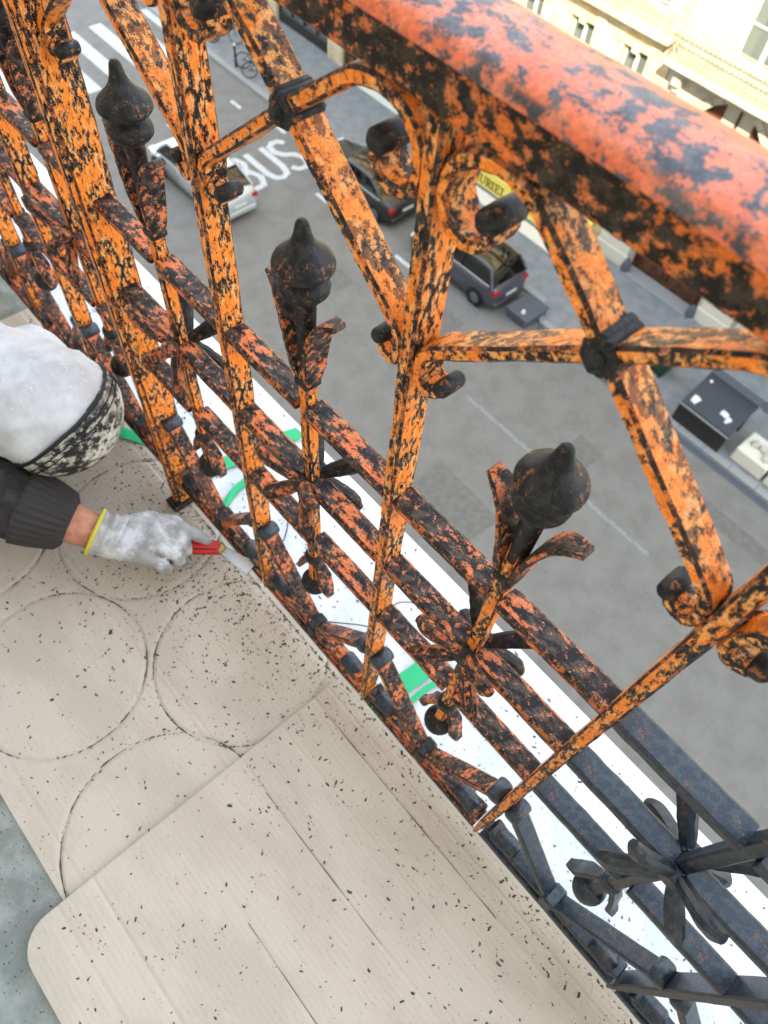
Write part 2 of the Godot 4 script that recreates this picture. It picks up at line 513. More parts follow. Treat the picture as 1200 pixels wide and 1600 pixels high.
# ------------------------------------------------------------------ the railing
func build_railing() -> void:
	var r := thing("balcony_railing", "wrought iron balcony railing with flaking black paint over orange primer", "railing")
	var first := -9
	var last := 3
	var x0 := first * BAY - 0.05
	var x1 := last * BAY + 0.05
	# hand rail: a D-shaped top over a flat under rail
	var st := begin()
	var rings := []
	var xs := x0
	while xs <= x1 + 1e-4:
		var ring := [Vector3(xs, 0.9395, 0.0225), Vector3(xs, 0.9395, -0.0225)]
		for k in 15:
			var a := PI * k / 14.0
			var w := rng.randf_range(-0.00025, 0.00025)
			ring.append(Vector3(xs, 0.9425 + pow(sin(a), 0.8) * 0.0125 + w, -cos(a) * 0.0268))
		rings.append(ring)
		xs += 0.02
	for i in rings.size() - 1:
		var n: int = rings[0].size()
		for j in n:
			var k := (j + 1) % n
			st.set_smooth_group(2 if j >= 2 and j < n - 1 else -1)
			quad(st, rings[i][j], rings[i][k], rings[i + 1][k], rings[i + 1][j])
	obj("hand_rail", done(st), M.hand_rail, r).set_meta("label", "rounded hand rail with salmon and grey worn paint")
	obj("under_rail", bar(resample([Vector3(x0, 0.9240, 0), Vector3(x1, 0.9240, 0)], 0.02), 0.0157, 0.0130, 0.002), M.under_rail, r)
	# uprights
	for k in range(first, last + 1):
		var x := k * BAY
		var mat: Material = M.navy if k >= 1 else M.upright
		var up: MeshInstance3D
		var ends := [Vector2(0.35, 1.0)]
		for q in 11: ends.append(Vector2.ONE)
		if k == -3 or k == -8:
			up = obj("main_upright", iron([[resample([Vector3(x, -0.055, 0.004), Vector3(x, 0.908, 0.004)], 0.02), 0.0085, 0.021, 0.0025], [resample([Vector3(x, -0.05, 0.027), Vector3(x, 0.906, 0.027)], 0.02), 0.0055, 0.004, 0.0015]], mat, M.arris), null, r)
			obj("foot", box(Vector3(x - 0.016, -0.0595, -0.03), Vector3(x + 0.016, -0.044, 0.042), 0.003), M.charcoal, up)
		else:
			up = obj("upright", iron([[resample([Vector3(x, -0.022, 0), Vector3(x, 0.008, 0), Vector3(x, 0.908, 0)], 0.02), 0.0062, 0.0135, 0.0020, Vector3(0, 0, 1), ends]], mat, M.navy if k >= 1 else M.arris), null, r)
	# bays
	for k in range(first, last):
		var xa := k * BAY
		var xb := xa + BAY
		var xm := xa + BAY * 0.5
		var blue := k >= 0
		var railm: Material = M.navy if blue else M.rail
		var edgem: Material = M.navy if blue else M.arris
		for h in [0.567, 0.442, 0.317]:
			for part in [[xa + 0.0064, xm - 0.0068], [xm + 0.0068, xb - 0.0064]]:
				obj("rail_bar", iron([[resample([Vector3(part[0], h, 0), Vector3(part[1], h, 0)], 0.013), 0.0062, 0.0128, 0.0030]], railm, edgem), null, r)
		obj("bottom_rail", iron([[resample([Vector3(xa + 0.0064, 0, 0), Vector3(xb - 0.0064, 0, 0)], 0.02), 0.0065, 0.0145, 0.002]], railm, edgem), null, r)
		build_spear(r, xm, blue)
		build_braces(r, xa, xm, xb, blue)
		build_diagonals(r, xa, xb)

func build_spear(r: Node, x: float, blue: bool) -> void:
	var body: Material = M.navy if blue else M.upright
	var leafm: Material = M.navy if blue else M.petal
	var dark: Material = M.navy if blue else M.charcoal
	var sp := obj("spear", iron([[resample([Vector3(x, 0.195, 0), Vector3(x, 0.692, 0)], 0.02), 0.0066, 0.0070, 0.0018]], body, M.navy if blue else M.arris), null, r)
	var prof := [Vector2(0.0000, 0.7690), Vector2(0.0032, 0.7685), Vector2(0.0050, 0.7660), Vector2(0.0060, 0.7615), Vector2(0.0072, 0.7560), Vector2(0.0096, 0.7500), Vector2(0.0136, 0.7445), Vector2(0.0188, 0.7400), Vector2(0.0228, 0.7360), Vector2(0.0243, 0.7320), Vector2(0.0241, 0.7292), Vector2(0.0222, 0.7268), Vector2(0.0180, 0.7250), Vector2(0.0128, 0.7238), Vector2(0.0112, 0.7220), Vector2(0.0120, 0.7200), Vector2(0.0160, 0.7175), Vector2(0.0196, 0.7145), Vector2(0.0206, 0.7105), Vector2(0.0200, 0.7065), Vector2(0.0172, 0.7030), Vector2(0.0118, 0.7005), Vector2(0.0094, 0.6960), Vector2(0.0088, 0.6700), Vector2(0.0080, 0.6300), Vector2(0.0000, 0.6280)]
	obj("finial", lathe(prof, 28, Vector3(x, 0, 0), Basis(Vector3.UP, rng.randf() * TAU), 0.012), dark, sp)
	for s in [-1.0, 1.0]:
		var path := smooth_path([Vector3(x + s * 0.0062, 0.604, 0), Vector3(x + s * 0.0092, 0.622, 0), Vector3(x + s * 0.0120, 0.645, 0), Vector3(x + s * 0.0170, 0.668, 0), Vector3(x + s * 0.0270, 0.689, 0), Vector3(x + s * 0.0430, 0.699, 0)], 4)
		obj("leaf", iron([[path, 0.0028, 0.0138, 0.0015, Vector3(0, 0, 1), [Vector2(1.3, 0.55), Vector2(1.2, 0.85), Vector2(1, 1), Vector2(1, 1.02), Vector2(1, 0.85), Vector2(0.9, 0.45)]]], leafm, M.navy if blue else M.arris), null, sp)
	obj("collar", box(Vector3(x - 0.0095, 0.597, -0.0095), Vector3(x + 0.0095, 0.606, 0.0095), 0.002), dark, sp)
	# rosette where the spear crosses the middle rail
	obj("rosette_hub", box(Vector3(x - 0.0105, 0.431, 0.006), Vector3(x + 0.0105, 0.453, 0.0205), 0.003), dark, sp)
	obj("rosette_hub", box(Vector3(x - 0.0105, 0.431, -0.0205), Vector3(x + 0.0105, 0.453, -0.006), 0.003), dark, sp)
	for side in [1.0, -1.0]:
		for q in 4:
			var ang := PI / 4 + q * PI / 2 + rng.randf_range(-0.06, 0.06)
			var dir := Vector3(cos(ang), sin(ang), 0)
			var hub := Vector3(x, 0.442, side * 0.012)
			var path := smooth_path([hub + dir * 0.006, hub + dir * 0.025 + Vector3(0, 0, side * 0.010), hub + dir * 0.046 + Vector3(0, 0, side * 0.020), hub + dir * 0.062 + Vector3(0, 0, side * 0.023)], 4)
			var out := Vector3(0, 0, 1).cross(dir)
			obj("petal", iron([[path, 0.0062, 0.0096, 0.0042, out, [Vector2(0.9, 0.6), Vector2(1.1, 0.85), Vector2(1.15, 1.0), Vector2(1.1, 0.95), Vector2(0.7, 0.45)]]], leafm if side > 0.0 else dark, M.navy if blue else (M.arris if side > 0.0 else dark)), null, sp)
	# the foot of the spear: collar, bulb, two petals
	obj("collar", lathe([Vector2(0, 0.272), Vector2(0.0105, 0.271), Vector2(0.0125, 0.266), Vector2(0.0125, 0.259), Vector2(0.0105, 0.254), Vector2(0, 0.253)], 16, Vector3(x, 0, 0)), dark, sp)
	var bp := []
	for i in 13:
		var a := PI * i / 12.0
		bp.append(Vector2(sin(a) * 0.0195, 0.187 + cos(a) * 0.0205))
	obj("bulb", lathe(bp, 22, Vector3(x, 0, 0)), dark, sp)
	for s in [-1.0, 1.0]:
		var path2 := smooth_path([Vector3(x + s * 0.0060, 0.256, 0), Vector3(x + s * 0.0120, 0.247, 0), Vector3(x + s * 0.0195, 0.230, 0), Vector3(x + s * 0.0245, 0.208, 0), Vector3(x + s * 0.0330, 0.194, 0)], 4)
		obj("petal", bar(path2, 0.0030, 0.0105, 0.0014, Vector3(0, 0, 1), [Vector2(1.2, 0.5), Vector2(1.1, 0.7), Vector2(1, 1), Vector2(1, 1), Vector2(0.8, 0.55)]), leafm, sp)

func build_braces(r: Node, xa: float, xm: float, xb: float, blue: bool) -> void:
	var mat: Material = M.navy if blue else M.rail
	var turn := Basis(Vector3.RIGHT, PI / 2)
	for e in [[xa, 1.0], [xb, -1.0]]:
		var xv: float = e[0]
		var s: float = e[1]
		var top := Vector3(xv + s * 0.0165, 0.172, 0)
		var low := Vector3(xm - s * 0.008, 0.032, 0)
		var br := obj("brace", iron([[resample([low, top], 0.02), 0.0058, 0.0118, 0.002]], mat, M.navy if blue else M.arris), null, r)
		obj("curl", lathe([Vector2(0, 0.0145), Vector2(0.0085, 0.0145), Vector2(0.0105, 0.0125), Vector2(0.0105, -0.0125), Vector2(0.0085, -0.0145), Vector2(0, -0.0145)], 16, top + Vector3(-s * 0.001, 0.004, 0), turn), M.navy, br)
		var lb := obj("lower_brace", bar(smooth_path([Vector3(xm - s * 0.008, 0.025, 0), Vector3(xm - s * 0.05, 0.022, 0), Vector3(xv + s * 0.045, 0.027, 0), Vector3(xv + s * 0.012, 0.040, 0)], 6), 0.0055, 0.0118, 0.002), mat, r)
		var ax := Basis(Vector3(0, 0, 1), PI / 2 + s * 0.3)
		obj("sleeve", lathe([Vector2(0, 0.021), Vector2(0.0095, 0.021), Vector2(0.0128, 0.017), Vector2(0.0135, 0.0), Vector2(0.0128, -0.017), Vector2(0.0095, -0.021), Vector2(0, -0.021)], 18, Vector3(xv + s * 0.036, 0.034, 0.001), ax), M.navy, lb)
	obj("tie", box(Vector3(xm - 0.010, 0.0085, -0.0155), Vector3(xm + 0.010, 0.042, 0.0155), 0.003), M.navy if blue else M.charcoal, r)

func build_diagonals(r: Node, xa: float, xb: float) -> void:
	# two crossing bars; each starts in a small curl on one upright and ends in a volute beside the top of the other
	var line := [Vector2(0.031, 0.737), Vector2(0.0265, 0.7295), Vector2(0.018, 0.7275), Vector2(0.0115, 0.733), Vector2(0.0110, 0.745), Vector2(0.0175, 0.7605), Vector2(0.06, 0.7965), Vector2(0.125, 0.851), Vector2(0.170, 0.8862), Vector2(0.188, 0.8985), Vector2(0.206, 0.9025), Vector2(0.223, 0.8995), Vector2(0.2355, 0.8900), Vector2(0.2405, 0.875), Vector2(0.2370, 0.8615), Vector2(0.2270, 0.8535), Vector2(0.2145, 0.8545), Vector2(0.2070, 0.8635), Vector2(0.2085, 0.8735)]
	for e in [[xa, 1.0, 0.0], [xb, -1.0, 0.0]]:
		var pts := []
		# the volute beside the upright at x = 0 has lost its curled end
		var broken: bool = e[1] > 0.0 and absf(xb) < 0.01
		for p in (line.slice(0, 13) if broken else line): pts.append(Vector3(e[0] + e[1] * p.x, p.y, e[2]))
		var path := []
		var fine := smooth_path(pts, 6)
		for p in fine: path.append(p)
		var d := obj("diagonal_bar", iron([[path, 0.0048, 0.0116, 0.0020, Vector3(0, 0, 1), [Vector2(0.75, 0.8), Vector2(0.9, 1.0), Vector2.ONE, Vector2(1.05, 1.05), Vector2.ONE, Vector2.ONE, Vector2(0.85, 1.05), Vector2(0.6, 1.1)]]], M.diagonal, M.arris), null, r)
		var tip: Vector3 = pts[-1]
		if not broken: obj("volute_knob", lathe([Vector2(0, 0.0140), Vector2(0.0055, 0.0136), Vector2(0.0078, 0.0112), Vector2(0.0082, 0.0), Vector2(0.0078, -0.0112), Vector2(0.0055, -0.0136), Vector2(0, -0.0140)], 20, tip, Basis(Vector3.RIGHT, PI / 2), 0.04), M.charcoal, d)
		var low: Vector3 = pts[0]
		obj("curl_tip", lathe([Vector2(0, 0.0115), Vector2(0.0045, 0.0112), Vector2(0.0062, 0.0090), Vector2(0.0066, 0.0), Vector2(0.0062, -0.0090), Vector2(0.0045, -0.0112), Vector2(0, -0.0115)], 16, low, Basis(Vector3.RIGHT, PI / 2), 0.04), M.charcoal, d)
	var mid := Vector3((xa + xb) * 0.5, 0.851, 0)
	var cl := obj("crossing_collar", box(Vector3(-0.0110, -0.0082, -0.0142), Vector3(0.0110, 0.0082, 0.0142), 0.0025), M.charcoal, r, mid)
	cl.rotation.z = -0.69
	obj("collar_band", box(Vector3(-0.0075, -0.0105, -0.0135), Vector3(0.0075, 0.0105, 0.0158), 0.0025), M.charcoal, cl)
	obj("rivet", lathe([Vector2(0, 0.0045), Vector2(0.0035, 0.0040), Vector2(0.0060, 0.0015), Vector2(0.0065, -0.003), Vector2(0, -0.003)], 12, Vector3(0.0, 0.0, 0.0155), Basis(Vector3.RIGHT, PI / 2)), M.charcoal, cl)

# ------------------------------------------------------------------ the balcony
func sheet(x0: float, x1: float, z0: float, z1: float, y: float, cell: float, cell_z: float, corner: float, heights: Callable) -> ArrayMesh:
	# a sheet of corrugated board with real relief, a skirt of 5 mm and one rounded corner at (x0, z1)
	var nx := int(ceil((x1 - x0) / cell))
	var nz := int(ceil((z1 - z0) / cell_z))
	var st := begin()
	var g := []
	for i in nx + 1:
		var row := []
		for j in nz + 1:
			var x := lerpf(x0, x1, float(i) / nx)
			var z := lerpf(z0, z1, float(j) / nz)
			if corner > 0.0:
				var dx := x0 + corner - x
				var dz := z - (z1 - corner)
				if dx > 0.0 and dz > 0.0:
					var m := maxf(dx, dz)
					var l := sqrt(dx * dx + dz * dz)
					if l > 0.0:
						x = x0 + corner - dx * m / l
						z = z1 - corner + dz * m / l
			row.append(Vector3(x, y + heights.call(x, z), z))
		g.append(row)
	st.set_smooth_group(1)
	for i in nx:
		for j in nz:
			quad(st, g[i][j], g[i][j + 1], g[i + 1][j + 1], g[i + 1][j])
	st.set_smooth_group(-1)
	var d := Vector3(0, -0.0045, 0)
	for i in nx:
		quad(st, g[i][nz] + d, g[i + 1][nz] + d, g[i + 1][nz], g[i][nz])
		quad(st, g[i + 1][0] + d, g[i][0] + d, g[i][0], g[i + 1][0])
	for j in nz:
		quad(st, g[0][j] + d, g[0][j + 1] + d, g[0][j + 1], g[0][j])
		quad(st, g[nx][j + 1] + d, g[nx][j] + d, g[nx][j], g[nx][j + 1])
	return done(st)

const CIRCLES := [[-0.435, 0.112, 0.140], [-0.603, 0.345, 0.137], [-0.285, 0.348, 0.147], [-0.752, 0.105, 0.142], [-0.925, 0.345, 0.14], [-1.07, 0.11, 0.14], [-1.24, 0.345, 0.14]]

func groove(d: float, w: float, deep: float) -> float:
	return -deep * maxf(0.0, 1.0 - absf(d) / w)

func lower_board(x: float, z: float) -> float:
	var h := 0.0009 * sin(x * 9.0 + 1.0) * sin(z * 11.0)
	var best := 9.0
	for c in CIRCLES:
		best = minf(best, absf(Vector2(x - c[0], z - c[1]).length() - c[2]))
	h += groove(best, 0.0042, 0.0038)
	for zz in [0.232, 0.222, 0.018, 0.47]:
		h += groove(z - zz - 0.002 * sin(x * 5.0), 0.004, 0.0011)
	return h + 0.00017 * sin(z * 820.0)

func upper_board(x: float, z: float) -> float:
	var h := 0.0015 * sin(x * 6.0 + 0.4) * sin(z * 7.0 + 0.8) + 0.0016
	var i := 0
	for zz in [0.035, 0.062, 0.128, 0.205, 0.262, 0.325, 0.388, 0.452, 0.505]:
		if i == 4 or i == 6:
			i += 1
			continue
		i += 1
		h += groove(z - zz - 0.0015 * sin(x * 4.0 + i), 0.0035, 0.0018 if i % 3 == 2 else 0.0009)
	# a diagonal fold near the rounded corner
	h += groove((x + 0.20) * 0.86 + (z - 0.49) * 0.30, 0.004, -0.0012)
	return h + 0.00017 * sin(z * 820.0)

func build_balcony_floor() -> void:
	structure("balcony_floor", box(Vector3(-4.0, -0.30, 0.0), Vector3(3.0, FLOOR_Y, 0.80)), M.concrete, "grey concrete balcony floor at the edge of the cardboard")
	# the projecting ledge outside the railing, with a rounded nose and a folded seam
	var st := begin()
	var prof := [Vector2(0.0, FLOOR_Y), Vector2(-0.105, FLOOR_Y - 0.001), Vector2(-0.110, FLOOR_Y + 0.003), Vector2(-0.116, FLOOR_Y + 0.003), Vector2(-0.121, FLOOR_Y - 0.002), Vector2(-0.240, FLOOR_Y - 0.006), Vector2(-0.258, FLOOR_Y - 0.011), Vector2(-0.268, FLOOR_Y - 0.022), Vector2(-0.270, FLOOR_Y - 0.075), Vector2(-0.215, FLOOR_Y - 0.090), Vector2(-0.150, FLOOR_Y - 0.20), Vector2(0.0, FLOOR_Y - 0.24)]
	var rings := []
	var x := -4.0
	while x <= 3.001:
		var ring := []
		for p in prof: ring.append(Vector3(x, p.y + 0.0006 * sin(x * 7.0 + p.x * 9.0), p.x))
		rings.append(ring)
		x += 0.1
	for ring in rings: ring.reverse()
	loft(st, rings, true, true, -1)
	structure("stone_ledge", done(st), M.ledge, "white ledge outside the railing, sprinkled with paint chips")
	# cardboard
	var lo := obj("cardboard_sheet", sheet(-1.36, -0.18, 0.004, 0.498, FLOOR_Y + 0.0052, 0.004, 0.0022, 0.0, lower_board), M.cardboard)
	tag(lo, "beige cardboard sheet pressed with large circles under the worker's hand", "cardboard", "cardboard sheets protecting the balcony floor")
	var up := obj("cardboard_sheet", sheet(-0.305, 0.70, 0.006, 0.566, FLOOR_Y + 0.0125, 0.010, 0.0018, 0.045, upper_board), M.cardboard)
	tag(up, "creased beige cardboard sheet with a rounded corner, lying on the circle-pressed sheet", "cardboard", "cardboard sheets protecting the balcony floor")
	for ci in 5:  # dark strips drawn along the pressed circles to make their grooves stand out
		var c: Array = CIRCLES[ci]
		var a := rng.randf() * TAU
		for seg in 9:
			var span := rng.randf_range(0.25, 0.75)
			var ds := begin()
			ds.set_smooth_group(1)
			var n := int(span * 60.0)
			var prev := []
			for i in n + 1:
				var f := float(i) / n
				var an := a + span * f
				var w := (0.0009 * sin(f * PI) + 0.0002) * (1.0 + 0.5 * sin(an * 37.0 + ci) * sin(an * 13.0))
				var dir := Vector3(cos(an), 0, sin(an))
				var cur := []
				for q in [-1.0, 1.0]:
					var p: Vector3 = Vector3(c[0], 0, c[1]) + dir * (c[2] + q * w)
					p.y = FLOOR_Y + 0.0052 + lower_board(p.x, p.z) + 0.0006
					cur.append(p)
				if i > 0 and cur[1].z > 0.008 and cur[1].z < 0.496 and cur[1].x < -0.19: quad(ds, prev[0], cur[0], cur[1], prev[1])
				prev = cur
			obj("groove_line", done(ds), M.groove_dark, lo)
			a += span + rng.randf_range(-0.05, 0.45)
	for e in [[0.062, -0.27, 0.10], [0.205, -0.24, 0.02], [0.325, -0.12, 0.30]]:  # dark strips drawn along three creases of the upper sheet
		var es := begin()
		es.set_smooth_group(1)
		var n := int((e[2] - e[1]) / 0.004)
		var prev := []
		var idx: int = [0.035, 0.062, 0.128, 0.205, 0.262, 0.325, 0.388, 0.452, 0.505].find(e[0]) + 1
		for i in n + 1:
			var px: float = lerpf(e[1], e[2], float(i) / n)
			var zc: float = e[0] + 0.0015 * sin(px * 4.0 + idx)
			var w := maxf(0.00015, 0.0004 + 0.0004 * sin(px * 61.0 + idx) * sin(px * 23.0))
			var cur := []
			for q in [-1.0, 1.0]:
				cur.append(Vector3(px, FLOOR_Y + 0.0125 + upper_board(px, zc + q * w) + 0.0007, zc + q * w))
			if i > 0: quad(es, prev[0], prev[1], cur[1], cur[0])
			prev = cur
		obj("groove_line", done(es), M.groove_dark, up)
	# green tape
	var g := "green tape strips on the ledge"
	for e in [[-0.232, 0.034, 0.05, -0.235, 0.0, "broad green tape strip crossing the ledge beside the upper cardboard sheet"], [-0.195, 0.010, -0.03, -0.22, 0.03, "thin green tape strip beside the broad one on the ledge"], [-0.765, 0.030, 0.01, -0.25, 0.04, "green tape strip on the ledge behind the red-handled knife"], [-0.715, 0.016, -0.01, -0.19, -0.05, "narrow green tape strip on the ledge near the knife"], [-0.975, 0.045, 0.09, -0.02, 0.2, "crumpled green tape strip beside the worker's knee"]]:
		var ts := begin()
		var z0: float = e[2]
		var z1: float = e[3]
		var n := 24
		var prev := []
		for i in n + 1:
			var f := float(i) / n
			var zz := lerpf(z0, z1, f)
			var cx: float = e[0] + e[4] * (f - 0.5) + 0.002 * sin(f * 14.0)
			var base := FLOOR_Y + (0.0045 if zz < -0.005 else 0.0085)
			var cur := []
			for j in 5:
				cur.append(Vector3(cx + e[1] * (j / 4.0 - 0.5), base + 0.0012 * sin(f * 23.0 + j * 1.3) - (0.004 if zz < -0.2 else 0.0), zz))
			if i > 0:
				ts.set_smooth_group(1)
				for j in 4:
					quad(ts, prev[j], prev[j + 1], cur[j + 1], cur[j])
					var dn := Vector3(0, -0.0008, 0)
					quad(ts, prev[j] + dn, cur[j] + dn, cur[j + 1] + dn, prev[j + 1] + dn)
			prev = cur
		var tp := obj("tape_strip", done(ts), M.green_tape)
		tag(tp, e[5], "tape", g)
	# a loose wire on the ledge
	var wires := [[[Vector3(-0.40, -0.05, -0.03), Vector3(-0.36, -0.052, -0.07), Vector3(-0.33, -0.05, -0.10), Vector3(-0.345, -0.053, -0.15), Vector3(-0.30, -0.055, -0.20)], "thin black wire curling on the white ledge between the spear feet"], [[Vector3(-0.585, -0.05, -0.02), Vector3(-0.56, -0.052, -0.06), Vector3(-0.60, -0.052, -0.11), Vector3(-0.66, -0.055, -0.13)], "short bent black wire on the white ledge behind the knife"]]
	for w in wires:
		var wo := obj("wire", tube(smooth_path(w[0], 6), 0.0011, 0.0011, 6), M.wire)
		tag(wo, w[1], "wire", "loose wires on the ledge")

func build_own_house() -> void:
	# the house that carries the balcony: it keeps the sun off the railing and the street
	var h := thing("apartment_house", "pale stone apartment house that carries the balcony", "house")
	obj("front_wall", box(Vector3(-46, STREET_Y - 0.1, 0.80), Vector3(34, 8.6, 3.0)), M.stone_wall, h)
	obj("mansard_roof", box(Vector3(-46, 8.6, 1.6), Vector3(34, 12.0, 10.0)), M.slate, h)

func build_chips() -> void:
	# flakes of scraped paint: far too many to count
	var chip := begin()
	chip.set_smooth_group(-1)
	var pts := []
	for k in 6:
		var a := TAU * k / 6.0
		var rr := 1.0 + 0.35 * sin(k * 2.3)
		pts.append(Vector3(cos(a) * rr, 0, -sin(a) * rr * 0.7))
	for k in 6:
		var p: Vector3 = pts[k]
		var q: Vector3 = pts[(k + 1) % 6]
		tri(chip, Vector3(0, 0.28, 0), p, q)
		tri(chip, Vector3(0, -0.05, 0), q, p)
	var mesh := done(chip)
	var mat := plain(Color.WHITE, 0.7)
	mat.vertex_color_use_as_albedo = true
	for e in [["paint_chips", "dark flakes of scraped paint scattered over the cardboard", 9500, 0], ["ledge_paint_chips", "dark flakes of scraped paint scattered over the white ledge", 4200, 1]]:
		var mm := MultiMesh.new()
		mm.transform_format = MultiMesh.TRANSFORM_3D
		mm.use_colors = true
		mm.mesh = mesh
		mm.instance_count = e[2]
		for i in e[2]:
			var x: float
			var z: float
			var y: float
			var s := 0.00065 + 0.0024 * pow(rng.randf(), 5.0)
			if rng.randf() < 0.010: s = rng.randf_range(0.0026, 0.0040)
			if e[3] == 0:
				x = rng.randf_range(-1.34, 0.6)
				z = 0.012 + 0.54 * pow(rng.randf(), 2.2)
				if rng.randf() < 0.30:
					x = rng.randfn(-0.62, 0.16)
					z = clampf(absf(rng.randfn(0.06, 0.11)), 0.012, 0.5)
				elif rng.randf() < 0.12:
					var c: Array = CIRCLES[rng.randi() % 4]
					var a := rng.randf() * TAU
					x = c[0] + cos(a) * (c[2] + rng.randfn(0, 0.003))
					z = clampf(c[1] + sin(a) * (c[2] + rng.randfn(0, 0.003)), 0.012, 0.495)
					s *= 0.8
				if x > -0.30:
					y = FLOOR_Y + 0.0125 + upper_board(x, z)
				else:
					z = minf(z, 0.49)
					y = FLOOR_Y + 0.0052 + lower_board(x, z)
			else:
				x = rng.randf_range(-1.7, 0.9)
				z = -0.01 - 0.245 * pow(rng.randf(), 1.3)
				y = FLOOR_Y + (0.0 if z > -0.12 else -0.004) + 0.0006
				if z < -0.235: y -= 0.004
			var b := Basis(Vector3.UP, rng.randf() * TAU) * Basis(Vector3.RIGHT, rng.randf_range(-0.25, 0.25))
			mm.set_instance_transform(i, Transform3D(b * Basis.from_scale(Vector3(s * rng.randf_range(0.75, 1.35), s * rng.randf_range(0.3, 0.9), s * rng.randf_range(0.7, 1.2))), Vector3(x, y + s * 0.1, z)))
			var q := rng.randf()
			var col := Color(0.022, 0.02, 0.02)
			if q < 0.35: col = Color(0.06, 0.048, 0.04)
			elif q > 0.985: col = Color(0.35, 0.09, 0.05)
			mm.set_instance_color(i, col)
		var o := MultiMeshInstance3D.new()
		o.multimesh = mm
		o.material_override = mat
		o.name = numbered(e[0])
		add_child(o)
		tag(o, e[1], "paint flakes", "", "stuff")

# ------------------------------------------------------------------ the street
func flat(pts: Array, y: float) -> ArrayMesh:
	# a flat polygon (counter-clockwise from above) of points Vector2(x, z)
	var st := begin()
	st.set_smooth_group(-1)
	var poly := PackedVector2Array(pts)
	var idx := Geometry2D.triangulate_polygon(poly)
	for i in range(0, idx.size(), 3):
		var a := Vector3(poly[idx[i]].x, y, poly[idx[i]].y)
		var b := Vector3(poly[idx[i + 1]].x, y, poly[idx[i + 1]].y)
		var c := Vector3(poly[idx[i + 2]].x, y, poly[idx[i + 2]].y)
		if (b - a).cross(c - a).y > 0.0: tri(st, a, b, c)
		else: tri(st, a, c, b)
	return done(st)

func slab(pts: Array, y0: float, y1: float) -> ArrayMesh:
	# a prism with the outline pts (Vector2(x, z), counter-clockwise from above)
	var st := begin()
	st.set_smooth_group(-1)
	var poly := PackedVector2Array(pts)
	var idx := Geometry2D.triangulate_polygon(poly)
	for i in range(0, idx.size(), 3):
		var v := []
		for k in 3: v.append(Vector3(poly[idx[i + k]].x, y1, poly[idx[i + k]].y))
		if (v[1] - v[0]).cross(v[2] - v[0]).y > 0.0: tri(st, v[0], v[1], v[2])
		else: tri(st, v[0], v[2], v[1])
	var n := pts.size()
	for i in n:
		var p: Vector2 = pts[i]
		var q: Vector2 = pts[(i + 1) % n]
		quad(st, Vector3(p.x, y0, p.y), Vector3(q.x, y0, q.y), Vector3(q.x, y1, q.y), Vector3(p.x, y1, p.y))
	return done(st)

